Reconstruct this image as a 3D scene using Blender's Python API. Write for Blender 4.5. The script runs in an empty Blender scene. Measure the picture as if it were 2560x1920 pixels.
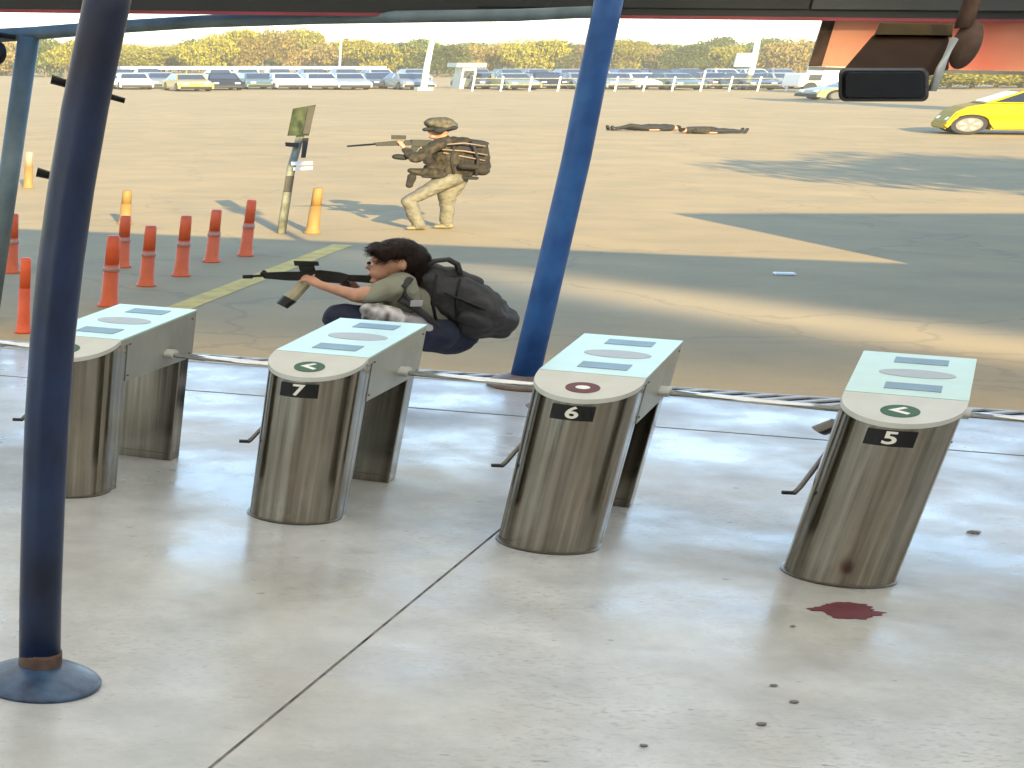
import bpy, bmesh, math, random
from math import sin, cos, tan, pi, radians, atan, sqrt, atan2
from mathutils import Vector, Matrix, noise
random.seed(7)
sc = bpy.context.scene
COL = sc.collection

# ------------------------------------------------------------------ camera
F = 3581.0; PX0 = -200.0; PCY = 2974.0; H = 3.0
PITCH = atan((PCY - 140) / F); CP, SP = cos(PITCH), sin(PITCH)
cam = bpy.data.objects.new('camera', bpy.data.cameras.new('camera'))
COL.objects.link(cam); sc.camera = cam
cam.location = (0, 0, H)
cam.rotation_euler = (pi / 2 - PITCH, 0, 0)
cam.data.sensor_width = 36; cam.data.lens = F / 2560 * 36
cam.data.shift_x = (1280 - PX0) / 2560
cam.data.shift_y = (PCY - 960) / 2560
cam.data.clip_start = 0.1; cam.data.clip_end = 9000

# ------------------------------------------------------------------ world, sun, exposure
SUN_EL = radians(13.5)
w = bpy.data.worlds.new('World'); sc.world = w; w.use_nodes = True
nt = w.node_tree; bg = nt.nodes['Background']
sky = nt.nodes.new('ShaderNodeTexSky'); sky.sky_type = 'NISHITA'; sky.sun_disc = False
sky.sun_elevation = SUN_EL; sky.sun_rotation = radians(180)
sky.air_density = 1.0; sky.dust_density = 0.6; sky.ozone_density = 1.0; sky.altitude = 2500
nt.links.new(sky.outputs[0], bg.inputs[0]); bg.inputs[1].default_value = 0.15
sl = bpy.data.lights.new('sun', 'SUN'); sl.energy = 3.8; sl.angle = radians(0.5); sl.color = (1.0, 0.83, 0.44)
so = bpy.data.objects.new('sun', sl); COL.objects.link(so)
so.rotation_euler = (pi / 2 - SUN_EL, 0, radians(-0.6))      # light travels towards +Y
so.location = (0, -20, 20)
sc.view_settings.view_transform = 'Standard'; sc.view_settings.look = 'None'
sc.view_settings.gamma = 1; sc.view_settings.use_curve_mapping = False
sc.view_settings.exposure = 1.85
sc.cycles.use_denoising = True

# ------------------------------------------------------------------ where a spot of the photograph lies in the place
def at(u, v, Z=0.0):
    a = (PCY - v) / F; h = Z - H
    Y = h * (CP + a * SP) / (a * CP - SP)
    return ((u - PX0) * (Y * CP - h * SP) / F, Y)
def zat(Y, v):
    a = (PCY - v) / F
    return H + Y * (a * CP - SP) / (CP + a * SP)
def xat(u, Y, Z): return (u - PX0) * (Y * CP - (Z - H) * SP) / F

S = 2.15       # the things in this place are this much broader than they are high, compared with usual ones

# ------------------------------------------------------------------ materials
def mat(name, col, rough=0.6, metal=0.0, var=0.12, scale=3.0, bump=0.0, bscale=40.0, spec=0.5, stretch=None, col2=None, detail=5):
    m = bpy.data.materials.new(name); m.use_nodes = True
    n = m.node_tree; b = n.nodes['Principled BSDF']
    b.inputs['Roughness'].default_value = rough; b.inputs['Metallic'].default_value = metal
    b.inputs['Specular IOR Level'].default_value = spec
    tc = n.nodes.new('ShaderNodeTexCoord'); mp = n.nodes.new('ShaderNodeMapping')
    n.links.new(tc.outputs['Object'], mp.inputs[0])
    if stretch: mp.inputs['Scale'].default_value = stretch
    nz = n.nodes.new('ShaderNodeTexNoise'); nz.inputs['Scale'].default_value = scale; nz.inputs['Detail'].default_value = detail
    n.links.new(mp.outputs[0], nz.inputs['Vector'])
    r = n.nodes.new('ShaderNodeValToRGB')
    c2 = col2 or tuple(min(1, c * (1 + var)) for c in col)
    r.color_ramp.elements[0].position = 0.3; r.color_ramp.elements[1].position = 0.7
    r.color_ramp.elements[0].color = (*[c * (1 - var) for c in col], 1)
    r.color_ramp.elements[1].color = (*c2, 1)
    n.links.new(nz.outputs['Fac'], r.inputs[0]); n.links.new(r.outputs[0], b.inputs['Base Color'])
    if bump:
        n2 = n.nodes.new('ShaderNodeTexNoise'); n2.inputs['Scale'].default_value = bscale; n2.inputs['Detail'].default_value = 4
        n.links.new(mp.outputs[0], n2.inputs['Vector'])
        bp = n.nodes.new('ShaderNodeBump'); bp.inputs['Strength'].default_value = bump; bp.inputs['Distance'].default_value = 0.02
        n.links.new(n2.outputs['Fac'], bp.inputs['Height']); n.links.new(bp.outputs[0], b.inputs['Normal'])
    return m

class G:      # small helper for node graphs
    def __init__(s, m): s.m = m; s.n = m.node_tree; s.b = s.n.nodes['Principled BSDF']
    def new(s, t, **k):
        x = s.n.nodes.new(t)
        for a, v in k.items():
            if a in x.inputs: x.inputs[a].default_value = v
            else: setattr(x, a, v)
        return x
    def l(s, a, b): s.n.links.new(a, b)

def mixc(g, fac, a, b, mode='MIX'):
    x = g.new('ShaderNodeMix', data_type='RGBA', blend_type=mode)
    if isinstance(fac, float): x.inputs[0].default_value = fac
    else: g.l(fac, x.inputs[0])
    for s_, v in ((6, a), (7, b)):
        if isinstance(v, tuple): x.inputs[s_].default_value = (*v, 1)
        else: g.l(v, x.inputs[s_])
    return x.outputs[2]

def ramp(g, src, p0, p1, c0=(0, 0, 0), c1=(1, 1, 1)):
    r = g.new('ShaderNodeValToRGB'); e = r.color_ramp.elements
    e[0].position = p0; e[1].position = p1; e[0].color = (*c0, 1); e[1].color = (*c1, 1)
    g.l(src, r.inputs[0]); return r.outputs[0]

def noise_n(g, vec, scale, detail=5, rough=0.55, sc3=None):
    if sc3:
        mp = g.new('ShaderNodeMapping'); mp.inputs['Scale'].default_value = sc3; g.l(vec, mp.inputs[0]); vec = mp.outputs[0]
    x = g.new('ShaderNodeTexNoise'); x.inputs['Scale'].default_value = scale; x.inputs['Detail'].default_value = detail
    x.inputs['Roughness'].default_value = rough; g.l(vec, x.inputs['Vector']); return x.outputs['Fac']

def floor_mat():
    m = bpy.data.materials.new('power_floated_concrete'); m.use_nodes = True; g = G(m)
    tc = g.new('ShaderNodeTexCoord'); v = tc.outputs['Object']
    big = noise_n(g, v, 0.35, 4); mid = noise_n(g, v, 1.3, 6, 0.65); fine = noise_n(g, v, 9, 6, 0.7)
    c = ramp(g, big, 0.35, 0.65, (0.47, 0.465, 0.43), (0.58, 0.60, 0.615))
    c2 = ramp(g, mid, 0.28, 0.68, (0.66, 0.66, 0.67), (1.0, 1.0, 1.0))
    c = mixc(g, 1.0, c, c2, 'MULTIPLY')
    c = mixc(g, 0.4, c, ramp(g, fine, 0.3, 0.7, (0.82, 0.82, 0.82), (1, 1, 1)), 'MULTIPLY')
    # dark specks and scuffs
    sp = noise_n(g, v, 5.5, 2, 0.4, (1.0, 2.6, 1)); c = mixc(g, ramp(g, sp, 0.725, 0.77), c, (0.2, 0.2, 0.21))
    sp2 = noise_n(g, v, 16, 3, 0.5, (1, 2, 1)); msk = noise_n(g, v, 0.6, 2)
    f = g.new('ShaderNodeMath', operation='MULTIPLY'); g.l(ramp(g, sp2, 0.54, 0.68), f.inputs[0]); g.l(ramp(g, msk, 0.42, 0.6), f.inputs[1])
    c = mixc(g, f.outputs[0], c, (0.33, 0.34, 0.35))
    po = noise_n(g, v, 60, 2, 0.5); c = mixc(g, ramp(g, po, 0.64, 0.74, (0, 0, 0), (0.45,) * 3), c, (0.25, 0.25, 0.25))
    sk = noise_n(g, v, 2.6, 7, 0.75, (0.7, 2.2, 1)); c = mixc(g, ramp(g, sk, 0.56, 0.75, (0, 0, 0), (0.42,) * 3), c, (0.30, 0.30, 0.31))
    g.l(c, g.b.inputs['Base Color'])
    rr = ramp(g, noise_n(g, v, 0.55, 4, 0.6), 00.36, 0.60, (0.20,) * 3, (0.52,) * 3); g.l(rr, g.b.inputs['Roughness'])
    g.b.inputs['Specular IOR Level'].default_value = 0.32
    bp = g.new('ShaderNodeBump', Strength=0.12, Distance=0.01); g.l(noise_n(g, v, 30, 5), bp.inputs['Height']); g.l(bp.outputs[0], g.b.inputs['Normal'])
    return m

def road_mat():
    m = bpy.data.materials.new('worn_asphalt_with_light_band'); m.use_nodes = True; g = G(m)
    tc = g.new('ShaderNodeTexCoord'); v = tc.outputs['Object']
    big = noise_n(g, v, 0.05, 4); mid = noise_n(g, v, 0.4, 6, 0.6, (1, 1, 1)); fine = noise_n(g, v, 14, 6, 0.7)
    c = ramp(g, big, 0.35, 0.65, (0.54, 0.39, 0.20), (0.60, 0.435, 0.225))
    c = mixc(g, 1.0, c, ramp(g, mid, 0.25, 0.75, (0.82, 0.83, 0.86), (1.1, 1.05, 1.0)), 'MULTIPLY')
    c = mixc(g, 0.5, c, ramp(g, fine, 0.3, 0.7, (0.8,) * 3, (1, 1, 1)), 'MULTIPLY')
    # pale band painted into the colour for the warm light on the drive
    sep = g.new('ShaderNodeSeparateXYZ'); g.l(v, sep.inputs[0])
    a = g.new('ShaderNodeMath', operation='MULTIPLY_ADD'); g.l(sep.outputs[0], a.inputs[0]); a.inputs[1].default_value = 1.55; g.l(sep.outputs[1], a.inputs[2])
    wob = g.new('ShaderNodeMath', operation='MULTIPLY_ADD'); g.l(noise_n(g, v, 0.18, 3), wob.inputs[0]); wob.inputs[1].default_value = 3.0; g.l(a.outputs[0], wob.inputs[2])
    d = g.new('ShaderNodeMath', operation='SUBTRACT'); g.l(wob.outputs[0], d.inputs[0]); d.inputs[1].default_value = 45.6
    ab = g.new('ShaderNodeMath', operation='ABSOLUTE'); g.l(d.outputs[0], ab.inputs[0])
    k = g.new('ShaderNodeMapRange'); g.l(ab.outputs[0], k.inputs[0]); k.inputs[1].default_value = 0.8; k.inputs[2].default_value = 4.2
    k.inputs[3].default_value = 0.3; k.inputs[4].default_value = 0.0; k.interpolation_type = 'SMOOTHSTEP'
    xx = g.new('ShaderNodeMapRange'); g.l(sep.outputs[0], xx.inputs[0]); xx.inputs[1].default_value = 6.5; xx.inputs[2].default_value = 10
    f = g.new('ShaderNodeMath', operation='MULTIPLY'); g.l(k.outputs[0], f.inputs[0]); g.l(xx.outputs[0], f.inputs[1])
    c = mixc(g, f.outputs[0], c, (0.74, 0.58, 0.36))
    vo = g.new('ShaderNodeTexVoronoi', feature='DISTANCE_TO_EDGE'); vo.inputs['Scale'].default_value = 0.16
    wv = g.new('ShaderNodeVectorMath', operation='ADD'); nn = g.new('ShaderNodeTexNoise'); nn.inputs['Scale'].default_value = 0.8; nn.inputs['Detail'].default_value = 5
    g.l(v, nn.inputs['Vector']); sc_ = g.new('ShaderNodeVectorMath', operation='SCALE'); g.l(nn.outputs['Color'], sc_.inputs[0]); sc_.inputs[3].default_value = 1.6
    g.l(v, wv.inputs[0]); g.l(sc_.outputs[0], wv.inputs[1]); g.l(wv.outputs[0], vo.inputs['Vector'])
    c = mixc(g, ramp(g, vo.outputs['Distance'], 0.003, 0.012, (0.22,) * 3, (0, 0, 0)), c, (0.2, 0.16, 0.11))
    # old patches and tyre streaks running with the traffic
    st = noise_n(g, v, 0.9, 3, 0.5, (0.25, 1.6, 1)); c = mixc(g, ramp(g, st, 0.62, 0.8, (0, 0, 0), (0.35,) * 3), c, (0.33, 0.28, 0.2))
    g.l(c, g.b.inputs['Base Color']); g.b.inputs['Roughness'].default_value = 0.88; g.b.inputs['Specular IOR Level'].default_value = 0.2
    bp = g.new('ShaderNodeBump', Strength=0.3, Distance=0.01); g.l(noise_n(g, v, 25, 5, 0.7), bp.inputs['Height']); g.l(bp.outputs[0], g.b.inputs['Normal'])
    return m

def steel_mat():
    m = bpy.data.materials.new('brushed_stainless_steel'); m.use_nodes = True; g = G(m)
    tc = g.new('ShaderNodeTexCoord'); v = tc.outputs['Object']
    n1 = noise_n(g, v, 18, 4, 0.6, (1, 1, 0.03)); n2 = noise_n(g, v, 2.2, 5, 0.6)
    c = ramp(g, n1, 0.3, 0.7, (0.17, 0.15, 0.118), (0.42, 0.38, 0.315))
    c = mixc(g, 0.5, c, ramp(g, n2, 0.3, 0.7, (0.6, 0.6, 0.58), (1, 1, 1)), 'MULTIPLY')
    g.l(c, g.b.inputs['Base Color']); g.b.inputs['Metallic'].default_value = 1.0
    g.l(ramp(g, n1, 0.3, 0.7, (0.11,) * 3, (0.19,) * 3), g.b.inputs['Roughness'])
    bp = g.new('ShaderNodeBump', Strength=0.06, Distance=0.01); g.l(n1, bp.inputs['Height']); g.l(bp.outputs[0], g.b.inputs['Normal'])
    return m

def leaf_mat(name, c0, c1):
    m = bpy.data.materials.new(name); m.use_nodes = True; g = G(m)
    gi = g.new('ShaderNodeNewGeometry')
    c = ramp(g, gi.outputs['Random Per Island'], 0.1, 0.9, c0, c1)
    g.l(c, g.b.inputs['Base Color']); g.b.inputs['Roughness'].default_value = 0.7; g.b.inputs['Specular IOR Level'].default_value = 0.2
    return m

M = dict(
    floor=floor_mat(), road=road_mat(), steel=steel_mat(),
    steel_dark=mat('dull_steel', (0.16, 0.15, 0.135), 0.4, 0.9, 0.15, 4),
    chrome=mat('polished_steel_bar', (0.75, 0.75, 0.74), 0.16, 1.0, 0.05, 6),
    glass=mat('pale_mint_glass', (0.44, 0.62, 0.53), 0.3, 0.0, 0.04, 5, spec=0.4),
    lip=mat('satin_light_steel', (0.54, 0.55, 0.51), 0.4, 0.25, 0.06, 5),
    side=mat('satin_grey_beige_steel', (0.36, 0.355, 0.31), 0.38, 0.55, 0.12, 4),
    bluelab=mat('blue_grey_sensor_window', (0.13, 0.24, 0.33), 0.4, 0, 0.1, 8, spec=0.25),
    lilac=mat('lilac_reader_ring', (0.36, 0.40, 0.43), 0.45, 0, 0.05, 8, spec=0.25),
    green=mat('green_indicator', (0.006, 0.085, 0.04), 0.5, 0, 0.1, 8),
    white=mat('white_enamel', (0.8, 0.8, 0.78), 0.4, 0, 0.04, 5),
    redring=mat('dark_red_indicator', (0.10, 0.012, 0.025), 0.5, 0, 0.1, 8),
    black=mat('black_plastic', (0.010, 0.010, 0.011), 0.45, spec=0.25, var=0.2, scale=8),
    numeral=mat('cream_numeral', (0.75, 0.74, 0.66), 0.5, 0, 0.03, 8),
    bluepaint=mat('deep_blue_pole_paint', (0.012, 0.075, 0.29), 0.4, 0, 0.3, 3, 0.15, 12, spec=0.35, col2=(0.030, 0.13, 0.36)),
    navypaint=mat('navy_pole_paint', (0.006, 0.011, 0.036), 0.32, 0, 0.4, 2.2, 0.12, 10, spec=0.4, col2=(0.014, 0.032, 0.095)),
    flangeblue=mat('scuffed_slate_blue_paint', (0.022, 0.045, 0.11), 0.35, 0, 0.4, 7, 0.2, 14, col2=(0.06, 0.12, 0.22)),
    palebluepaint=mat('weathered_pale_blue_paint', (0.10, 0.15, 0.17), 0.5, 0, 0.2, 3, col2=(0.15, 0.20, 0.22)),
    rust=mat('rusty_brown_steel', (0.10, 0.045, 0.03), 0.7, 0.2, 0.4, 8, 0.3, 30, col2=(0.15, 0.10, 0.08)),
    rustdisc=mat('brown_base_plate', (0.22, 0.16, 0.13), 0.6, 0.2, 0.3, 4, 0.2, 20),
    fascia=mat('charcoal_fascia_sheet', (0.010, 0.012, 0.011), 0.55, 0, 0.2, 1.5),
    fasciagrey=mat('grey_fascia_panel', (0.035, 0.037, 0.035), 0.5, 0, 0.15, 2),
    redtrim=mat('dark_red_trim', (0.22, 0.03, 0.045), 0.5, 0, 0.3, 1.5),
    redpanel=mat('orange_red_cladding', (0.90, 0.17, 0.10), 0.5, 0, 0.12, 0.9, 0.1, 6, col2=(0.92, 0.38, 0.20)),
    roofin=mat('pale_roof_lining', (0.72, 0.72, 0.70), 0.7, 0, 0.05, 1),
    wall=mat('cream_rendered_wall', (0.68, 0.64, 0.56), 0.8, 0, 0.08, 1, 0.2, 20),
    orange=mat('orange_post_plastic', (0.85, 0.14, 0.03), 0.5, 0, 0.15, 3),
    redpost=mat('faded_red_post_plastic', (0.80, 0.115, 0.03), 0.5, 0, 0.2, 3),
    pinkband=mat('pale_reflective_band', (0.62, 0.28, 0.2), 0.45, 0, 0.1, 3),
    yellowpost=mat('yellow_orange_post', (0.30, 0.17, 0.05), 0.7, 0, 0.15, 3),
    yellowpaint=mat('worn_yellow_road_paint', (0.95, 0.53, 0.08), 0.7, 0, 0.25, 2.5, 0.2, 20),
    tape=mat('dark_grey_strap', (0.05, 0.045, 0.045), 0.6, 0, 0.1, 3),
    signgreen=mat('faded_green_sign_face', (0.02, 0.036, 0.018), 0.7, 0, 0.5, 6, spec=0.2, col2=(0.07, 0.085, 0.04)),
    signdark=mat('dark_brown_sign_edge', (0.028, 0.022, 0.016), 0.6, 0, 0.3, 5),
    greypost=mat('pale_grey_post', (0.24, 0.24, 0.18), 0.75, 0, 0.5, 6),
    skin=mat('skin', (0.50, 0.26, 0.17), 0.55, 0, 0.1, 12, spec=0.35),
    hair=mat('dark_brown_hair', (0.016, 0.007, 0.005), 0.65, 0, 0.5, 30, 0.6, 60, spec=0.2, stretch=(1, 1, 0.25)),
    tee=mat('sage_grey_shirt', (0.23, 0.23, 0.17), 0.85, 0, 0.14, 5, 0.5, 14),
    navy=mat('navy_trousers', (0.012, 0.016, 0.04), 0.85, 0, 0.3, 6, 0.5, 16),
    packdark=mat('charcoal_rucksack_fabric', (0.028, 0.027, 0.028), 0.75, 0, 0.3, 4, 0.6, 22),
    scarf=mat('pale_patterned_cloth', (0.10, 0.09, 0.10), 0.85, 0, 0.5, 9, 0.1, 20, detail=1, col2=(0.70, 0.66, 0.64)),
    greycloth=mat('light_grey_cloth', (0.36, 0.35, 0.37), 0.85, 0, 0.12, 5, 0.4, 16),
    guns=mat('matt_black_metal', (0.012, 0.013, 0.012), 0.4, 0.3, 0.3, 8),
    tan=mat('tan_polymer', (0.36, 0.32, 0.20), 0.6, 0, 0.15, 8),
    khaki=mat('khaki_trousers', (0.17, 0.155, 0.12), 0.9, 0, 0.2, 9, 0.6, 14),
    jacket=mat('dark_brown_jacket', (0.016, 0.012, 0.008), 0.95, 0, 0.4, 11, 0.6, 14, col2=(0.07, 0.055, 0.035), detail=2),
    packbrown=mat('brown_grey_rucksack', (0.028, 0.022, 0.017), 0.9, 0, 0.45, 8, 0.5, 14),
    strap=mat('pinkish_grey_webbing', (0.25, 0.18, 0.14), 0.8, 0, 0.15, 6),
    helmet=mat('mottled_tan_helmet_cover', (0.10, 0.085, 0.055), 0.9, 0, 0.5, 14, 0.3, 20),
    boot=mat('sand_boot', (0.22, 0.19, 0.12), 0.85, 0, 0.15, 8),
    darkcloth=mat('near_black_clothing', (0.022, 0.02, 0.02), 0.85, 0, 0.3, 6, 0.4, 12),
    bark=mat('grey_brown_bark', (0.13, 0.10, 0.07), 0.9, 0, 0.25, 4, 0.5, 12),
    leafy=leaf_mat('olive_yellow_leaves', (0.16, 0.145, 0.012), (0.32, 0.27, 0.025)),
    leafg=leaf_mat('mid_green_leaves', (0.06, 0.085, 0.02), (0.17, 0.18, 0.04)),
    leafo=leaf_mat('autumn_orange_leaves', (0.17, 0.12, 0.03), (0.30, 0.21, 0.055)),
    carglass=mat('dark_car_glass', (0.02, 0.025, 0.035), 0.08, 0, 0.1, 3, spec=0.8),
    tyre=mat('tyre_rubber', (0.02, 0.02, 0.02), 0.8, 0, 0.2, 8),
    rim=mat('silver_wheel_rim', (0.11, 0.10, 0.10), 0.5, 0.2, 0.06, 6),
    lampglass=mat('headlamp_lens', (0.7, 0.7, 0.68), 0.15, 0, 0.05, 3),
    yellowcar=mat('bright_yellow_car_paint', (0.44, 0.28, 0.002), 0.6, 0, 0.04, 2, spec=0.15),
    hill=mat('dry_pale_hillside', (0.45, 0.38, 0.22), 0.95, 0, 0.2, 0.004),
    housing=mat('brown_camera_housing', (0.045, 0.023, 0.011), 0.9, 0, 0.2, 3, spec=0.1),
    housingtop=mat('olive_housing_hood', (0.07, 0.048, 0.022), 0.9, 0, 0.2, 3, spec=0.1),
    bracket=mat('grey_brown_bracket', (0.08, 0.05, 0.038), 0.8, 0, 0.3, 9, spec=0.15),
    stain=mat('dried_dark_red_stain', (0.10, 0.008, 0.018), 0.6, 0, 0.3, 6),
    line=mat('dark_joint_filler', (0.05, 0.048, 0.045), 0.9, 0, 0.6, 6, col2=(0.22, 0.2, 0.18)),
    slatlight=mat('pale_grating_slat', (0.5, 0.5, 0.48), 0.6, 0.0, 0.1, 4),
    pit=mat('drain_pit', (0.012, 0.012, 0.012), 0.9, 0, 0.1, 4),
    booth=mat('pale_green_white_booth', (0.6, 0.66, 0.58), 0.6, 0, 0.08, 2),
)
CARCOL = {}
def carpaint(k):
    if k not in CARCOL:
        c = dict(white=(0.45, 0.44, 0.40), silver=(0.24, 0.235, 0.225), charcoal=(0.04, 0.042, 0.05), navy=(0.04, 0.04, 0.07), lilac=(0.22, 0.19, 0.24),
                 brown=(0.12, 0.08, 0.07), teal=(0.10, 0.14, 0.12), olive=(0.24, 0.23, 0.12), yellow=(0.50, 0.36, 0.07), red=(0.35, 0.06, 0.06))[k]
        CARCOL[k] = mat(k + '_car_paint', c, 0.3, 0, 0.04, 2)
    return CARCOL[k]

def roof_mat():
    m = bpy.data.materials.new('milky_fill_light_roof_sheet_with_sun_strip'); m.use_nodes = True; n = m.node_tree; n.nodes.remove(n.nodes['Principled BSDF'])
    def N(t): return n.nodes.new(t)
    def Mt(op, p, q):
        x = N('ShaderNodeMath'); x.operation = op
        for i, v in enumerate((p, q)):
            if v is None: continue
            if isinstance(v, (int, float)): x.inputs[i].default_value = v
            else: n.links.new(v, x.inputs[i])
        return x.outputs[0]
    def ss(v, a0, a1, b0, b1):
        x = N('ShaderNodeMapRange'); x.interpolation_type = 'SMOOTHSTEP'; n.links.new(v, x.inputs[0])
        for i, k in enumerate((a0, a1, b0, b1)): x.inputs[i + 1].default_value = k
        return x.outputs[0]
    a = N('ShaderNodeBsdfTranslucent'); a.inputs[0].default_value = (0.98, 0.93, 0.86, 1)  # translucency added to fill the shade below with light
    b = N('ShaderNodeBsdfDiffuse'); b.inputs[0].default_value = (0.9, 0.9, 0.9, 1)
    x = N('ShaderNodeMixShader'); x.inputs[0].default_value = 0.12
    n.links.new(a.outputs[0], x.inputs[1]); n.links.new(b.outputs[0], x.inputs[2])
    tc = N('ShaderNodeTexCoord'); sp = N('ShaderNodeSeparateXYZ'); n.links.new(tc.outputs['Object'], sp.inputs[0])
    d = Mt('ABSOLUTE', Mt('SUBTRACT', Mt('ADD', Mt('MULTIPLY', sp.outputs[0], 1.85), sp.outputs[1]), 32.2), None)  # clear strip added in the sheet to throw a warm sun band
    k = Mt('MULTIPLY', ss(d, 0.2, 6.2, 0.95, 0.0), ss(sp.outputs[0], 6.4, 12.0, 0.15, 1.0))
    tr = N('ShaderNodeBsdfTransparent'); y = N('ShaderNodeMixShader'); n.links.new(k, y.inputs[0])
    n.links.new(x.outputs[0], y.inputs[1]); n.links.new(tr.outputs[0], y.inputs[2]); n.links.new(y.outputs[0], n.nodes['Material Output'].inputs[0])
    return m
M['roofsheet'] = roof_mat()
# ------------------------------------------------------------------ builders
def obj(name, bm, m, parent=None, loc=(0, 0, 0), rot=0, smooth=False, broad=True, kind=None, scale_z=1.0):
    """links a bmesh as ONE object; 'broad' widens usual proportions to those of this place"""
    me = bpy.data.meshes.new(name)
    if broad or scale_z != 1:
        for v in bm.verts:
            if broad: v.co.x *= S; v.co.y *= S
            v.co.z *= scale_z
    bmesh.ops.recalc_face_normals(bm, faces=bm.faces)
    bm.to_mesh(me); bm.free()
    if smooth:
        for p in me.polygons: p.use_smooth = True
    me.materials.append(M[m] if isinstance(m, str) else m)
    o = bpy.data.objects.new(name, me); COL.objects.link(o)
    o.parent = parent; o.location = loc; o.rotation_euler = (0, 0, rot)
    if kind: o['kind'] = kind
    return o
def thing(name, label, cat, loc=(0, 0, 0), rot=0, group=None):
    o = bpy.data.objects.new(name, None); COL.objects.link(o); o.empty_display_size = 0.3
    o.location = loc; o.rotation_euler = (0, 0, rot); o['label'] = label; o['category'] = cat
    if group: o['group'] = group
    return o
def tag(o, label, cat, group=None):
    o['label'] = label; o['category'] = cat
    if group: o['group'] = group
    return o
def dup(root, loc, rot=None, label=None, group=None):
    r = root.copy(); r['label'] = label; COL.objects.link(r); r.location = loc
    if rot is not None: r.rotation_euler = (0, 0, rot)
    if label: r['label'] = label
    if group: r['group'] = group
    for ch in list(root.children):
        c = ch.copy(); COL.objects.link(c); c.parent = r
        for gch in list(ch.children):
            d = gch.copy(); COL.objects.link(d); d.parent = c
    return r

def box(bm, x0, x1, y0, y1, z0, z1, bev=0.0, mtx=None):
    vs = [bm.verts.new(p) for p in ((x0, y0, z0), (x1, y0, z0), (x1, y1, z0), (x0, y1, z0), (x0, y0, z1), (x1, y0, z1), (x1, y1, z1), (x0, y1, z1))]
    fs = [bm.faces.new([vs[i] for i in f]) for f in ((3, 2, 1, 0), (4, 5, 6, 7), (0, 1, 5, 4), (1, 2, 6, 5), (2, 3, 7, 6), (3, 0, 4, 7))]
    if bev:
        es = set(e for f in fs for e in f.edges)
        r = bmesh.ops.bevel(bm, geom=list(es), offset=bev, segments=2, affect='EDGES', profile=0.5)
        vs = list({v for f in r['faces'] for v in f.verts} | {v for v in vs if v.is_valid})
    if mtx is not None:
        for v in vs: v.co = mtx @ v.co
    return bm
def tube(bm, pts, r, n=12, cap=True, r2=None):
    pts = [Vector(p) for p in pts]; rings = []
    if r2 is None: r2 = r
    for i, p in enumerate(pts):
        d = (pts[min(i + 1, len(pts) - 1)] - pts[max(i - 1, 0)]).normalized()
        up = Vector((0, 0, 1)) if abs(d.z) < 0.95 else Vector((0, 1, 0))
        a = d.cross(up).normalized(); b = d.cross(a).normalized()
        rr = r + (r2 - r) * i / max(1, len(pts) - 1)
        rings.append([bm.verts.new(p + rr * (cos(2 * pi * k / n) * a + sin(2 * pi * k / n) * b)) for k in range(n)])
    for i in range(len(rings) - 1):
        for k in range(n): bm.faces.new((rings[i][k], rings[i][(k + 1) % n], rings[i + 1][(k + 1) % n], rings[i + 1][k]))
    if cap: bm.faces.new(rings[0][::-1]); bm.faces.new(rings[-1])
    return bm
def lathe(bm, prof, n=32, cx=0, cy=0):
    rings = []
    for r, z in prof:
        rings.append([bm.verts.new((cx + r * cos(2 * pi * k / n), cy + r * sin(2 * pi * k / n), z)) for k in range(n)])
    for i in range(len(rings) - 1):
        for k in range(n): bm.faces.new((rings[i][k], rings[i][(k + 1) % n], rings[i + 1][(k + 1) % n], rings[i + 1][k]))
    bm.faces.new(rings[0][::-1]); bm.faces.new(rings[-1]); return bm
def prism(bm, pts, f0, f1):
    """pts: outline; f0, f1 map an outline point to its lower and upper 3-D position"""
    a = [bm.verts.new(f0(*p)) for p in pts]; b = [bm.verts.new(f1(*p)) for p in pts]; n = len(pts)
    bm.faces.new(a[::-1]); bm.faces.new(b)
    for i in range(n): bm.faces.new((a[i], a[(i + 1) % n], b[(i + 1) % n], b[i]))
    return bm
B = bmesh.new

# ================================================================== GROUND AND STRUCTURE
DR = [(-14.0, 28.6), (3.31, 20.0), (6.57, 19.3), (8.56, 18.3), (11.3, 16.9), (40.0, 2.2)]   # drain channel line
d0 = Vector((3.35, 20.75)); d1 = Vector((11.55, 17.0)); dd = (d1 - d0).normalized(); dn = Vector((-dd.y, dd.x))
def onl(t, off=0.0): return d0 + dd * t + dn * off

bm = B(); n = 24
ys = [-40, -10, 10, 20, 30, 40, 60, 90, 130, 200, 300, 500, 900, 1600, 3000, 6000]
xs = [-4000, -1500, -500, -200, -80, -30, 0, 15, 30, 50, 80, 150, 400, 1000, 3000, 6000]
gv = [[bm.verts.new((x, y, 0)) for x in xs] for y in ys]
for j in range(len(ys) - 1):
    for i in range(len(xs) - 1): bm.faces.new((gv[j][i], gv[j][i + 1], gv[j + 1][i + 1], gv[j + 1][i]))
obj('ground', bm, 'road', broad=False, kind='structure')

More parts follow.
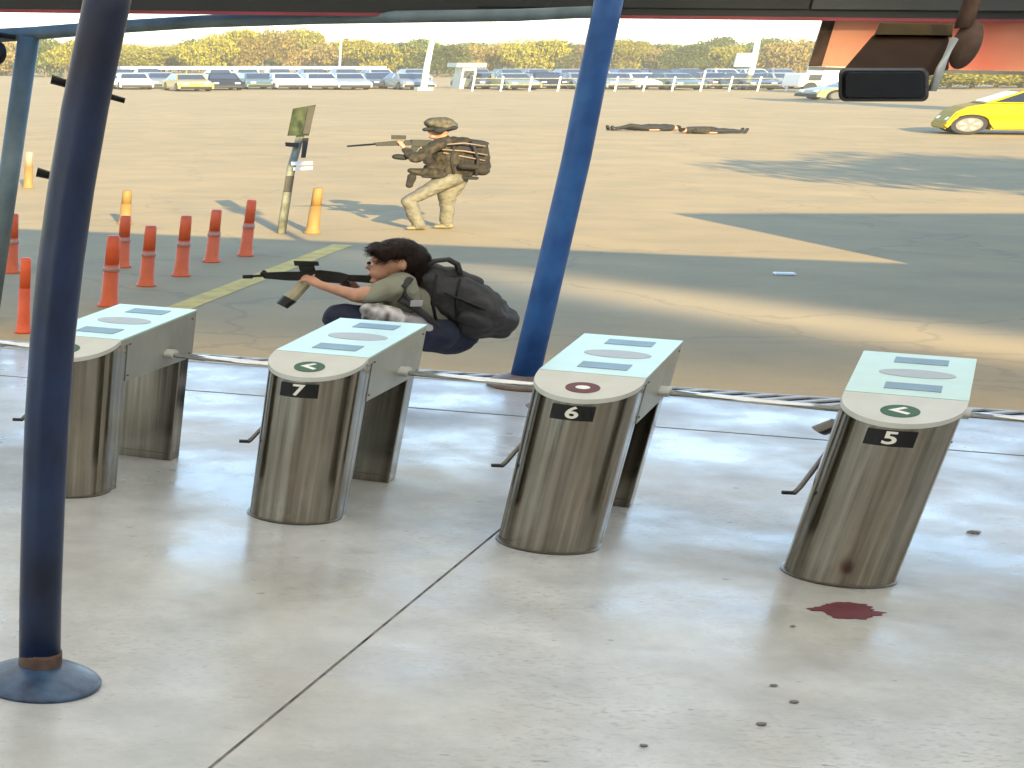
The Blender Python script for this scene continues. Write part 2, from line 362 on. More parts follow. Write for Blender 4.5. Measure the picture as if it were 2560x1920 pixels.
# concrete apron: two sheets divided by the saw-cut joint, with recessed gaps
J0 = Vector((4.50, 12.07)); gj = .03; jd = Vector((0.535, 0.845)).normalized(); jn = Vector((-jd.y, jd.x))
def slab(name, pts, ztop=0.012):
    bm = B(); bm.faces.new([bm.verts.new((p[0], p[1], ztop)) for p in pts])
    r = bmesh.ops.extrude_face_region(bm, geom=bm.faces[:])
    for v in [g for g in r['geom'] if isinstance(g, bmesh.types.BMVert)]: v.co.z = 0.002
    return obj(name, bm, 'floor', broad=False, kind='structure')
def isect(p, d, q, e):
    den = d.x * e.y - d.y * e.x; t = ((q.x - p.x) * e.y - (q.y - p.y) * e.x) / den; return p + d * t
OFFJ = -2.2; OFFD = -0.32      # cross joint and drain edge, measured from the drain line
g_ = 0.011
def slabs():
    for s_, far in ((-1, -30.0), (1, 40.0)):
        base = J0 + jn * (-s_ * g_)
        e0 = isect(base, jd, onl(0, OFFD), dd); e1 = isect(base, jd, onl(0, OFFJ + gj), dd)
        e2 = isect(base, jd, onl(0, OFFJ - gj), dd); back = base - jd * 40
        side = dd * (45 if s_ > 0 else -30)
        slab('floor', [e0, e0 + side, e1 + side, e1])
        slab('floor', [e2, e2 + side, back + side, back])
slabs()
# dark filler at the bottom of the joints
bm = B(); q = [onl(-30, OFFJ - .05), onl(45, OFFJ - .05), onl(45, OFFJ + .05), onl(-30, OFFJ + .05)]
bm.faces.new([bm.verts.new((*p, 0.006)) for p in q]); obj('joint_filler', bm, 'line', broad=False, kind='structure')
bm = B(); e = isect(J0, jd, onl(0, OFFD), dd); q = [J0 - jd * 30 - jn * .018, e - jn * .018, e + jn * .018, J0 - jd * 30 + jn * .018]
bm.faces.new([bm.verts.new((*p, 0.0085)) for p in q]); obj('joint_filler', bm, 'line', broad=False, kind='structure')

# drain channel with slats
dr = thing('drain_grating', 'long drain channel with slanting pale slats across the drive behind the turnstiles', 'drain')
bm = B(); q = [onl(-20, -0.31), onl(25, -0.31), onl(25, 0.27), onl(-20, 0.27)]
bm.faces.new([bm.verts.new((*p, 0.005)) for p in q]); obj('channel_pit', bm, 'pit', dr, broad=False)
for off in (-0.30, 0.25):
    bm = B(); a_, b_ = onl(-20, off), onl(25, off)
    vs = []
    for z in (0.004, 0.02):
        vs += [bm.verts.new((*(p + dn * k), z)) for p, k in ((a_, 0), (b_, 0), (b_, 0.05), (a_, 0.05))]
    for f in ((0, 1, 2, 3), (7, 6, 5, 4), (0, 4, 5, 1), (1, 5, 6, 2), (2, 6, 7, 3), (3, 7, 4, 0)): bm.faces.new([vs[i] for i in f])
    obj('edge_rail', bm, 'slatlight', dr, broad=False)
bm = B(); box(bm, -0.06, 0.06, -0.245, 0.245, 0.008, 0.024)
for v in bm.verts: v.co.x += v.co.y * 1.1
slat0 = obj('slat', bm, 'slatlight', dr, broad=False)
ang = atan2(dd.y, dd.x); first = True
for i in range(-8, 44):
    t = i * 0.34 + random.uniform(-.015, .015); p = onl(t, 0.0)
    o = slat0 if first else slat0.copy()
    if not first: COL.objects.link(o)
    first = False; o.location = (p.x, p.y, 0.0); o.rotation_euler = (0, 0, ang)

# yellow line on the road
def strip(name, a_, b_, wd, z, m):
    bm = B(); a_ = Vector(a_); b_ = Vector(b_); d = (b_ - a_).normalized(); nn = Vector((-d.y, d.x)) * wd / 2; k = 24
    vs = []
    for i in range(k + 1):
        p = a_.lerp(b_, i / k); j = random.uniform(-.03, .03)
        vs.append((bm.verts.new((*(p + nn * (1 + j)), z)), bm.verts.new((*(p - nn * (1 - j)), z))))
    for i in range(k): bm.faces.new((vs[i][0], vs[i][1], vs[i + 1][1], vs[i + 1][0]))
    return obj(name, bm, m, broad=False, kind='structure')
strip('yellow_line', at(340, 812), at(858, 612), 0.40, 0.005, 'yellowpaint')

# distant ground rise
bm = B(); prev = None
for i in range(61):
    x = -1500 + i * 110; h = 13 + 5 * noise.noise(Vector((x * .0012, 0, 0))) + 2 * noise.noise(Vector((x * .006, 3, 0)))
    col_ = [bm.verts.new((x, 1300, -1)), bm.verts.new((x, 1700, h * .7)), bm.verts.new((x, 2100, h)), bm.verts.new((x, 2900, -1))]
    if prev:
        for k in range(3): bm.faces.new((prev[k], col_[k], col_[k + 1], prev[k + 1]))
    prev = col_
obj('hills', bm, 'hill', broad=False, kind='structure', smooth=True)

# ------------------------------------------------------------------ air
bm = B(); box(bm, -4100, 6100, -60, 6100, -2, 24)
hz = obj('haze', bm, 'white', broad=False, kind='stuff'); hm = bpy.data.materials.new('pale_warm_haze'); hm.use_nodes = True
hn = hm.node_tree; hn.nodes.remove(hn.nodes['Principled BSDF']); pv = hn.nodes.new('ShaderNodeVolumePrincipled')
pv.inputs['Color'].default_value = (0.93, 0.90, 0.80, 1); pv.inputs['Density'].default_value = 0.0006
hn.links.new(pv.outputs[0], hn.nodes['Material Output'].inputs['Volume']); hz.data.materials[0] = hm
# ------------------------------------------------------------------ canopy roof
def fl(x, off=0.0): return 22.6 - 0.43 * (x - 1.75) + off        # front edge of the roof
can = thing('canopy_roof', 'flat canopy roof over the turnstiles with a charcoal fascia and dark red trim', 'canopy')
def wallstrip(name, x0, x1, zlo, zhi, thick, m, off=0.0, seg=1):
    bm = B()
    for z in (0, 1):
        pass
    a0 = (x0, fl(x0, off)); a1 = (x1, fl(x1, off)); t = thick
    ps = [(*a0, zlo[0]), (*a1, zlo[1]), (a1[0] + .43 * t, a1[1] + t, zlo[1]), (a0[0] + .43 * t, a0[1] + t, zlo[0]),
          (*a0, zhi[0]), (*a1, zhi[1]), (a1[0] + .43 * t, a1[1] + t, zhi[1]), (a0[0] + .43 * t, a0[1] + t, zhi[0])]
    vs = [bm.verts.new(p) for p in ps]
    for f in ((3, 2, 1, 0), (4, 5, 6, 7), (0, 1, 5, 4), (1, 2, 6, 5), (2, 3, 7, 6), (3, 0, 4, 7)): bm.faces.new([vs[i] for i in f])
    return obj(name, bm, m, can, broad=False)
def zl(x):   # lower edge of the fascia along its length
    u0 = PX0 + F * x / (fl(x) * CP + .2); t = (u0 - 0) / 2560
    return zat(fl(x), 22 + 26 * t)
XL, XR = -16.0, 18.05
xa, xb = 0.2, 12.6
wallstrip('fascia_board', xa, xb, (zl(xa), zl(xb)), (3.66, 3.66), 0.12, 'fascia')
wallstrip('fascia_board', XL, xa, (zl(xa), zl(xa)), (3.66, 3.66), 0.12, 'fascia')
wallstrip('fascia_board', xb, XR, (zl(xb), zl(xb)), (3.66, 3.66), 0.12, 'fascia')
wallstrip('trim_strip', xa, xb, (zl(xa) - .035, zl(xb) - .028), (zl(xa) - .002, zl(xb) - .002), 0.1, 'redtrim', 0.0)
x1_, x2_ = 6.2, 12.35
wallstrip('fascia_panel', x1_, 9.25, (zl(x1_) + .06, zl(9.2) + .06), (3.64, 3.64), 0.03, 'fascia', -0.04)
wallstrip('fascia_panel', 9.27, x2_, (zl(9.2) + .06, zl(x2_) + .06), (3.64, 3.64), 0.05, 'fasciagrey', -0.06)
bm = B()   # roof deck
ps = [(XL, fl(XL)), (XR, fl(XR)), (XR, -26), (XL, -26)]
lo = [bm.verts.new((p[0], p[1] - .01, 3.67)) for p in ps]; hi = [bm.verts.new((p[0], p[1] - .01, 3.74)) for p in ps]
bm.faces.new(lo); bm.faces.new(hi[::-1])
for i in range(4): bm.faces.new((lo[i], hi[i], hi[(i + 1) % 4], lo[(i + 1) % 4]))
obj('roof_deck', bm, 'roofsheet', can, broad=False)
# red cladding hanging down on the right
xr0, xr1 = None, None
def x_on_fascia(u, z, off=0.0):
    lo_, hi_ = 0.0, 40.0
    for _ in range(60):
        mid = (lo_ + hi_) / 2
        uu = PX0 + F * mid / (fl(mid, off) * CP - (z - H) * SP)
        if uu < u: lo_ = mid
        else: hi_ = mid
    return mid
OFR = 0.3
xr0 = x_on_fascia(2045, 3.0, OFR); xr1 = XR
za = zat(fl(xr0, OFR), 166); zb = zat(fl(xr1, OFR), 166 + 12 * (xr1 - xr0) / 1.9) ; zb = za - 0.02 * (xr1 - xr0)
wallstrip('red_cladding', xr0 + .06, xr1, (za, zb), (3.64, 3.64), 0.2, 'redpanel', OFR)
wallstrip('cladding_edge', xr0 - .05, xr1, (za - .03, zb - .03), (za - .002, zb - .002), 0.22, 'steel_dark', OFR - .01)
wallstrip('cladding_edge', xr0 - .05, xr0 + .058, (za, za), (3.64, 3.64), 0.2, 'bracket', OFR)

# side building that shades the drive on the right, and the unseen gatehouse behind
bm = B(); box(bm, 18.1, 44, -26, 21.6, 0, 4.75)
blk = thing('side_building', 'low cream service building beside the drive, right of the canopy', 'building')
obj('wall', bm, 'wall', blk, broad=False)
bm = B(); box(bm, 18.06, 44.2, -26.1, 21.8, 4.76, 4.86); obj('roof', bm, 'fasciagrey', blk, broad=False)
gh = thing('added_gatehouse', 'cream gatehouse front, unseen, with dark bays added to reflect in the turnstiles', 'building', (0, -7.5, 0))
xx = -13.0  # unseen piers and dark bays, added to reflect as stripes in the steel
while xx < 17.0:
    bm = B(); box(bm, xx, xx + .9, -.5, 0, 0, 3.66, .02); obj('added_pier', bm, 'wall', gh, broad=False)
    if xx + 3.1 < 18:
        bm = B(); box(bm, xx + .91, xx + 2.99, -.35, -.25, .12, 2.7); obj('added_glazing', bm, 'carglass', gh, broad=False)
        bm = B(); box(bm, xx + .91, xx + 2.99, -.4, -.1, 2.71, 3.66); obj('added_lintel', bm, 'wall', gh, broad=False)
    xx += 3.0 + .004
bm = B(); box(bm, -13, 17.9, -6, -.6, 0, 3.64); obj('wall', bm, 'wall', gh, broad=False)  # unseen wall behind the added bays

# roof masts (their shadows fall on the drive)
def mast(x, yoff, ztop, lab):
    t = thing('roof_mast', lab, 'mast', (x, fl(x) - yoff, 3.74)); z = ztop - 3.74
    bm = B(); tube(bm, [(0, 0, 0), (0, 0, z)], 0.11, 8); obj('mast_pole', bm, 'greypost', t, broad=False)
    bm = B(); box(bm, -.36, .36, -.2, .2, z - .12, z + .25, 0.05); obj('speaker_head', bm, 'greypost', t, broad=False)
mast(7.75, 0.9, 5.65, 'loudspeaker mast standing on the canopy roof edge by the middle pole')

# ------------------------------------------------------------------ poles
def pole_mesh(pts, rads, n=28):
    bm = B(); rings = []
    for (x, y, z), r in zip(pts, rads):
        rings.append([bm.verts.new((x + r * cos(2 * pi * k / n), y + r * sin(2 * pi * k / n), z)) for k in range(n)])
    for i in range(len(rings) - 1):
        for k in range(n): bm.faces.new((rings[i][k], rings[i][(k + 1) % n], rings[i + 1][(k + 1) % n], rings[i + 1][k]))
    bm.faces.new(rings[0][::-1]); bm.faces.new(rings[-1]); return bm
# near pole
PY = 8.75
prof = [(97, 1725, 52), (101, 1500, 53), (108, 1265, 54.5), (117, 1050, 56), (131, 850, 57), (151, 660, 58.5), (176, 480, 59.5), (212, 270, 60.5), (262, 30, 61), (292, -120, 61)]
pts, rads = [], []
for u, v, hw in prof:
    z = zat(PY, v); x = xat(u, PY, z); dpt = PY * CP - (z - H) * SP
    pts.append((x, PY, z)); rads.append(hw * dpt / F)
X0 = pts[0][0]
np_ = thing('blue_pole', 'nearest dark navy blue pole with a conical floor flange, left of the numbered turnstiles', 'pole', (X0, PY, 0.012))
def sub(p): return (p[0] - X0, p[1] - PY, p[2] - 0.012)
pp = [sub(p) for p in pts]; pp[0] = (pp[0][0], 0, 0.03)
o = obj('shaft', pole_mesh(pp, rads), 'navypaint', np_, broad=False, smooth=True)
R0 = rads[0]
bm = B(); lathe(bm, [(R0 + .004, .09), (R0 + .006, .11), (R0 + .004, .17), (R0 + .001, .19)], 32); obj('rusty_collar', bm, 'rust', np_, broad=False, smooth=True)
bm = B(); lathe(bm, [(0.372, 0.0), (0.378, 0.016), (0.362, 0.03), (0.26, 0.075), (R0 + .035, 0.11), (R0 + .01, 0.115)], 48); obj('floor_flange', bm, 'flangeblue', np_, broad=False, smooth=True)
def on_pole(u, v, dy=0):
    z = zat(PY + dy, v); return (xat(u, PY + dy, z) - X0, dy, z - .012)
for (ua, va, ub, vb, w_) in ((128, 198, 312, 252, .018), (92, 430, 175, 452, .02)):
    a_ = on_pole(ua, va, .24); b_ = on_pole(ub, vb, .22)
    bm = B(); tube(bm, [a_, Vector(a_).lerp(Vector(b_), .3), Vector(a_).lerp(Vector(b_), .5) + Vector((0, .0, 0)), b_], w_, 8, r2=w_ * .6); obj('pole_clamp', bm, 'black', np_, broad=False)

# middle pole
P2 = at(1308, 968); PY2 = P2[1]
prof = [(1308, 962, 36), (1370, 700, 35), (1440, 400, 35), (1480, 200, 35), (1512, 50, 35), (1522, 0, 35)]
pts, rads = [], []
for u, v, hw in prof:
    z = zat(PY2, v); x = xat(u, PY2, z); dpt = PY2 * CP - (z - H) * SP
    pts.append((x, PY2, z)); rads.append(hw * dpt / F)
X2 = pts[0][0]
mp_ = thing('blue_pole', 'bright blue pole at the roof edge behind the crouching person, on a brown base disc', 'pole', (X2, PY2, 0.012))
pp = [(p[0] - X2, 0, p[2] - .012) for p in pts]; pp[0] = (pp[0][0], 0, 0.03)
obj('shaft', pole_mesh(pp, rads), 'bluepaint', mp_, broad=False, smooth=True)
bm = B(); lathe(bm, [(0.40, 0), (0.41, 0.03), (0.36, 0.07), (rads[0] + .01, 0.12)], 40); obj('floor_flange', bm, 'rustdisc', mp_, broad=False, smooth=True)

# far portal frame on the left
pf = thing('portal_frame', 'pale weathered blue steel portal with a crossbeam at the far left edge', 'frame', (0, 0, 0))
YF = 24.0
zA, zB = zat(YF, 540), zat(YF, 92)
pA = Vector((xat(8, YF, zA), YF, zA)); pB = Vector((xat(72, YF, zB), YF, zB)); base = pA + (pA - pB) * (pA.z / (pB.z - pA.z))
pf.location = base
bm = B(); r_ = 0.145; tube(bm, [(0, 0, 0), pB - base], r_, 20); obj('post', bm, 'palebluepaint', pf, broad=False, smooth=True)
bm = B(); pl_ = []
for u, v, Y in ((-60, 92, 24.1), (75, 84, 24.0), (250, 70, 23.3), (500, 54, 22.3), (800, 45, 21.6), (1290, 38, 20.2), (1475, 30, 19.6)):
    z = zat(Y, v); pl_.append(Vector((xat(u, Y, z), Y, z)) - base)
tube(bm, pl_, 0.075, 14, r2=0.05); obj('crossbeam', bm, 'palebluepaint', pf, broad=False, smooth=True)
cm = thing('edge_camera', 'small black dome camera on an arm at the far left edge, below the blue crossbeam', 'camera')
Yc = 23.8; z = zat(Yc, 133); cx_ = xat(-6, Yc, z); cm.location = (cx_, Yc, z)
bm = B(); bmesh.ops.create_uvsphere(bm, u_segments=16, v_segments=10, radius=0.12); obj('dome', bm, 'black', cm, broad=False, smooth=True)
bm = B(); z2 = zat(Yc, 88); tube(bm, [(-.2, 0, z2 - z), (.05, 0, z2 - z), (.22, 0.1, z2 - z - .02)], 0.03, 8); obj('arm', bm, 'black', cm, broad=False)
bm = B(); tube(bm, [(-.05, 0, .1), (-.05, 0, z2 - z)], 0.02, 8); obj('drop_rod', bm, 'black', cm, broad=False)

# ================================================================== TURNSTILES
TA = radians(-31)
R = 0.176; LB = 0.78; YC = 0.035
def ztop(y): return 1.05 + .10 * (y + R) / (R + YC) if y < YC else 1.15 + .05 * (y - YC) / (LB - YC)
def stadium(r, yb, n=20, ins=0.0):
    pts = [(r, yb)] if False else []
    for k in range(n + 1):
        a = -pi * k / n; pts.append((r * cos(a), r * sin(a)))     # from +x round the nose to -x
    return pts
def make_turnstile(num, icon, loc, label):
    t = thing('turnstile', label, 'turnstile', (*loc, 0.012), TA, 'tripod turnstiles in a row')
    # front pedestal with vertical seams
    bm = B(); o1 = []
    rr = R - .004
    for k in range(49):
        a = -pi * k / 48; q = rr
        if k in (5, 43): q = rr - .012
        o1.append((q * cos(a), q * sin(a)))
    o1 = [(rr, .10), (rr, .06), (rr - .01, .053), (rr, .046)] + o1 + [(-rr, .046), (-rr, .10)]
    prism(bm, o1, lambda x, y: (x, y, 0), lambda x, y: (x, y, ztop(y) - .034))
    fp = obj('front_pedestal', bm, 'steel', t)
    for p in fp.data.polygons: p.use_smooth = len(p.vertices) == 4 and abs(p.normal.z) < .5
    fp.data.set_sharp_from_angle(angle=radians(35))
    bm = B(); lathe(bm, [(R + .004, 0), (R + .006, .008), (R - .002, .014)], 40); obj('base_ring', bm, 'steel_dark', t)
    # nose lip
    lp = [(R * cos(-pi * k / 32), R * sin(-pi * k / 32)) for k in range(33)]
    lp = [(R, YC - .001)] + lp + [(-R, YC - .001)]
    bm = B(); prism(bm, lp, lambda x, y: (x, y, ztop(y) - .03), lambda x, y: (x, y, ztop(y)))
    obj('nose_lip', bm, 'lip', t)
    # upper housing (box from the crease back)
    bm = B(); e = R - .001
    pr = [(YC, ztop(YC) - .012), (LB, ztop(LB) - .012), (LB, .83), (.102, .83), (.102, ztop(YC) - .05), (YC, ztop(YC) - .05)]
    a_ = [bm.verts.new((-e, y, z)) for y, z in pr]; b_ = [bm.verts.new((e, y, z)) for y, z in pr]
    bm.faces.new(a_); bm.faces.new(b_[::-1])
    for i in range(6): bm.faces.new((a_[i], b_[i], b_[(i + 1) % 6], a_[(i + 1) % 6]))
    obj('housing', bm, 'side', t)
    bm = B(); prism(bm, [(-R, YC + .001), (R, YC + .001), (R, LB), (-R, LB)], lambda x, y: (x, y, ztop(y) - .011), lambda x, y: (x, y, ztop(y) + .002))
    obj('glass_top', bm, 'glass', t)
    zt = lambda y: ztop(y) + .002
    for y0, y1, xa_, xb_ in ((.13, .235, -.07, .095), (.60, .70, -.07, .095)):
        bm = B(); prism(bm, [(xa_, y0), (xb_, y0), (xb_, y1), (xa_, y1)], lambda x, y: (x, y, zt(y) - .001), lambda x, y: (x, y, zt(y) + .003)); obj('sensor_window', bm, 'bluelab', t)
    bm = B(); ring = [(.012 + .115 * cos(2 * pi * k / 28), .415 + .07 * sin(2 * pi * k / 28)) for k in range(28)]
    prism(bm, ring, lambda x, y: (x, y, zt(y) - .001), lambda x, y: (x, y, zt(y) + .0025)); obj('reader_disc', bm, 'lilac', t)
    for y_, z_ in ((.12, 1.10), (.12, .87), (.74, 1.14), (.74, .87)):
        bm = B(); tube(bm, [(R - .002, y_, z_), (R + .003, y_, z_)], .007, 10); obj('screw', bm, 'steel_dark', t)
    bm = B(); box(bm, -R + .03, R - .03, LB - .1035, LB - .1005, .06, .064); obj('panel_seam', bm, 'steel_dark', t)
    # rear pedestal plate
    bm = B(); box(bm, -R + .012, R - .012, LB - .10, LB - .004, 0, .829, .004); obj('rear_pedestal', bm, 'steel', t)
    bm = B(); box(bm, -R + .02, R - .02, LB - .09, LB - .001, .0, .01); obj('rear_foot', bm, 'steel_dark', t)
    # number plate on the nose, bent round the pedestal
    def bend(bm_, z0, r_):
        for v in bm_.verts:
            a = v.co.x / R; d = v.co.z
            x, y = (r_ + d) * sin(a), -(r_ + d) * cos(a); zz = v.co.y + z0; v.co = Vector((x, y, zz))
    bm = B(); bmesh.ops.create_grid(bm, x_segments=10, y_segments=2, size=0.5)
    for v in bm.verts: v.co.x *= .145; v.co.y *= .095
    r_ = bmesh.ops.extrude_face_region(bm, geom=bm.faces[:])
    for v in [q for q in r_['geom'] if isinstance(q, bmesh.types.BMVert)]: v.co.z += .004
    bend(bm, .958, R - .003); pl = obj('number_plate', bm, 'black', t)
    if num:
        cu = bpy.data.curves.new('numeral', 'FONT'); cu.body = num; cu.size = .105; cu.align_x = 'CENTER'; cu.align_y = 'CENTER'; cu.extrude = .0012; cu.offset = .0022; cu.resolution_u = 4
        tmp = bpy.data.objects.new('numeral', cu); COL.objects.link(tmp)
        me = tmp.evaluated_get(bpy.context.evaluated_depsgraph_get()).to_mesh(); bm = B(); bm.from_mesh(me)
        bpy.data.objects.remove(tmp); bmesh.ops.subdivide_edges(bm, edges=[e_ for e_ in bm.edges if e_.calc_length() > .02], cuts=2)
        for v in bm.verts: v.co.x *= .88
        bend(bm, .958, R + .0025); obj('numeral', bm, 'numeral', pl)
    # indicator on the lip
    yc_ = -.085; sl_ = .10 / (R + YC)
    def lipz(y): return ztop(y) + .0012
    def flat(name, pts_, m, par, dz):
        bm = B(); prism(bm, pts_, lambda x, y: (x, y, lipz(y) - .001), lambda x, y: (x, y, lipz(y) + dz)); return obj(name, bm, m, par)
    circ = lambda r1, r2, n=28: [(r1 * cos(2 * pi * k / n), yc_ + r2 * sin(2 * pi * k / n)) for k in range(n)]
    if icon == 'arrow':
        dsk = flat('indicator_disc', circ(.056, .045), 'green', t, .002)
        flat('arrow_mark', [(-.034, yc_), (.006, yc_ + .03), (.018, yc_ + .024), (-.008, yc_ + .003), (.03, yc_ - .012), (.022, yc_ - .024)], 'white', dsk, .0035)
    else:
        dsk = flat('indicator_disc', circ(.056, .042), 'redring', t, .002)
        flat('bar_mark', circ(.024, .014), 'white', dsk, .0035)
    # tripod mechanism: level arm towards the next lane, a lowered arm on the other side
    bm = B(); tube(bm, [(R - .01, .50, .93), (R + .035, .50, .93)], .035, 16); obj('arm_hub', bm, 'lip', t)
    bm = B(); tube(bm, [(R + .02, .50, .925), (R + .60, .47, .925)], .019, 12); obj('barrier_arm', bm, 'chrome', t, smooth=True)
    bm = B(); tube(bm, [(-R + .02, .22, .76), (-R - .03, .0, .53), (-R - .04, -.015, .50)], .010, 10); obj('barrier_arm', bm, 'steel_dark', t, smooth=True)
    bm = B(); tube(bm, [(-R - .036, -.01, .50), (-R - .075, -.025, .50)], .012, 10); obj('arm_tip', bm, 'black', t)
    bm = B(); tube(bm, [(-R + .01, .30, .86), (-R - .04, .30, .80)], .035, 14); obj('arm_hub', bm, 'steel_dark', t)
    return t
make_turnstile('7', 'arrow', (3.12, 12.85), 'turnstile marked 7 with a green arrow on its nose, in front of the crouching person')
make_turnstile('6', 'ring', (4.92, 11.96), 'turnstile marked 6 with a red ring on its nose, between turnstiles 7 and 5')
make_turnstile('5', 'arrow', (6.76, 11.08), 'turnstile marked 5 with a green arrow on its nose, rightmost of the row')
make_turnstile('', 'arrow', (1.30, 13.75), 'turnstile partly hidden behind the near navy blue pole')
make_turnstile('', 'arrow', (-.54, 14.65), 'turnstile at the left edge of which only the steel arm shows')

# ================================================================== BOLLARD POSTS
def flexpost(u, v, vt, label, m='orange', mt='redpost', lean=0.0, wd=1.0, group='orange lane posts left of the drive', band=True):
    x, y = at(u, v); hgt = zat(y, vt)
    t = thing('lane_post', label, 'post', (x, y, 0.003), 0, group)
    r = .05 * wd
    bm = B(); lathe(bm, [(.082 * wd, 0), (.082 * wd, .02), (.07 * wd, .04), (r * 1.22, hgt * .15), (r * 1.1, hgt * .6)], 20)
    for v_ in bm.verts: v_.co.x += lean * v_.co.z
    obj('lower_sleeve', bm, m, t, smooth=True)
    bm = B(); lathe(bm, [(r, hgt * .6), (r * .95, hgt * .97), (r * .8, hgt)], 20)
    for v_ in bm.verts: v_.co.x += lean * v_.co.z
    obj('upper_tube', bm, mt, t, smooth=True)
    if band:
        bm = B(); lathe(bm, [(r * 1.18, hgt * .50), (r * 1.18, hgt * .58)], 20)
        for v_ in bm.verts: v_.co.x += lean * v_.co.z
        obj('reflective_band', bm, 'pinkband', t, smooth=True)
    return t
flexpost(28, 682, 535, 'orange lane post between the far left pale blue portal and the navy pole', wd=.95)
flexpost(58, 832, 645, 'dark red lane post immediately left of the navy pole, nearest of the posts', 'redpost', 'redpost', wd=.7, band=False)
flexpost(272, 765, 590, 'tall bright orange lane post just right of the navy pole, over turnstile', wd=1.0)
flexpost(305, 668, 540, 'dark red topped lane post right behind the tall bright orange one', 'orange', 'redpost', wd=.95)
flexpost(365, 715, 565, 'orange lane post second in line to the right of the navy pole', wd=.95)
flexpost(452, 690, 540, 'orange lane post with a pale band, in the middle of the line', wd=.95)
flexpost(528, 655, 525, 'orange lane post second from the right end of the line', wd=.95)
flexpost(613, 640, 500, 'rightmost lane post with dark red tube and pink base', 'orange', 'redpost', wd=.9)
flexpost(780, 583, 470, 'yellow bollard beside the green sign post', 'yellowpost', 'yellowpost', wd=1.05, group='yellow bollards', band=False)
flexpost(312, 560, 476, 'yellow orange bollard behind the lane posts, right of the navy pole', 'yellowpost', 'yellowpost', wd=1.05, group='yellow bollards', band=False)
flexpost(70, 470, 380, 'small yellow bollard far off between the pale blue post and navy pole', 'yellowpost', 'pinkband', wd=1.05, group='yellow bollards', band=False)

# sign post
x, y = at(703, 583)
sg = thing('sign_post', 'tall grey post carrying a faded green sign board, left of the walking rifleman', 'sign', (x, y, 0.003))
def sgp(u, v, dy=0): z = zat(y + dy, v); return Vector((xat(u, y + dy, z) - x, dy, z))
bm = B(); tube(bm, [(0, 0, 0), sgp(728, 420), sgp(752, 335)], .10, 12, r2=.085); obj('post', bm, 'greypost', sg, broad=False, smooth=True)
def board(name, q, th, m, dy=-.14):
    bm = B(); a_ = [bm.verts.new(sgp(u, v, dy)) for u, v in q]; b_ = [bm.verts.new(sgp(u, v, dy + th)) for u, v in q]
    bm.faces.new(a_); bm.faces.new(b_[::-1])
    for i in range(len(q)): bm.faces.new((a_[i], a_[(i + 1) % len(q)], b_[(i + 1) % len(q)], b_[i]))
    return obj(name, bm, m, sg, broad=False)
board('sign_board', [(718, 340), (772, 340), (790, 262), (732, 272)], .05, 'signgreen')
board('sign_edge', [(757, 335), (774, 336), (788, 266), (770, 269)], .04, 'signdark', -.185)
for q in ([(727, 405), (782, 403), (781, 412), (728, 414)], [(733, 419), (782, 417), (781, 424), (733, 427)]): board('white_plate', q, .05, 'white', -.16)
board('cross_plate', [(712, 356), (748, 358), (746, 370), (714, 366)], .05, 'signdark')
board('side_plate', [(758, 345), (772, 345), (764, 395), (752, 395)], .05, 'signdark')
board('lower_plate', [(714, 440), (736, 440), (728, 480), (710, 478)], .05, 'signdark')

# ================================================================== HANGING SURVEILLANCE CAMERA (top right)
hc = thing('hanging_camera', 'large brown box camera with a black front window hanging in front of the red cladding', 'camera')
YH = 15.2
def hp(u, v, dy=0): z = zat(YH + dy, v); return Vector((xat(u, YH + dy, z), YH + dy, z))
org = hp(2230, 100); hc.location = org
def loft(quads, name, m, par, bev=0, smooth=False):
    """quads: successive closed sections, each a list of world points"""
    bm = B(); rings = [[bm.verts.new(p - org) for p in q] for q in quads]
    n = len(rings[0])
    for i in range(len(rings) - 1):
        for k in range(n): bm.faces.new((rings[i][k], rings[i][(k + 1) % n], rings[i + 1][(k + 1) % n], rings[i + 1][k]))
    bm.faces.new(rings[0]); bm.faces.new(rings[-1][::-1])
    return obj(name, bm, m, par, broad=False, smooth=smooth)
def rrect(u0, v0, u1, v1, rad, dy, n=5):
    pts = []
    for cx, cy, a0 in ((u1 - rad, v0 + rad, -90), (u1 - rad, v1 - rad, 0), (u0 + rad, v1 - rad, 90), (u0 + rad, v0 + rad, 180)):
        for k in range(n + 1):
            a = radians(a0 + 90 * k / n); pts.append(hp(cx + rad * cos(a), cy + rad * sin(a), dy))
    return pts
loft([rrect(2104, 176, 2314, 248, 14, .05), rrect(2096, 170, 2322, 254, 18, .12), rrect(2096, 170, 2322, 254, 18, .4)], 'front_bezel', 'black', hc)
loft([rrect(2114, 182, 2304, 242, 12, .02), rrect(2112, 180, 2306, 244, 12, .06)], 'front_window', 'black', hc)
loft([rrect(2104, 174, 2312, 196, 8, .14), rrect(2178, 88, 2372, 176, 8, .9)], 'housing', 'housing', hc)
loft([[hp(2186, 86, .8), hp(2380, 88, .8), hp(2384, 62, .9), hp(2200, 58, .9)], [hp(2186, 92, 1.1), hp(2380, 94, 1.1), hp(2384, 60, 1.1), hp(2200, 56, 1.1)]], 'hood', 'housingtop', hc)
bm = B()
c_ = hp(2415, 112, .5) - org
bmesh.ops.create_uvsphere(bm, u_segments=20, v_segments=12, radius=.15, matrix=Matrix.Translation(c_) @ Matrix.Diagonal((.8, .7, 1.1, 1))); obj('pivot_ball', bm, 'bracket', hc, broad=False, smooth=True)
bm = B(); tube(bm, [hp(2408, 70, .5) - org, hp(2430, 0, .5) - org, hp(2440, -160, .5) - org], .07, 12); obj('drop_rod', bm, 'bracket', hc, broad=False, smooth=True)
bm = B(); tube(bm, [hp(2385, 98, .35) - org, hp(2352, 170, .3) - org, hp(2330, 228, .3) - org], .035, 10); obj('side_arm', bm, 'lip', hc, broad=False, smooth=True)

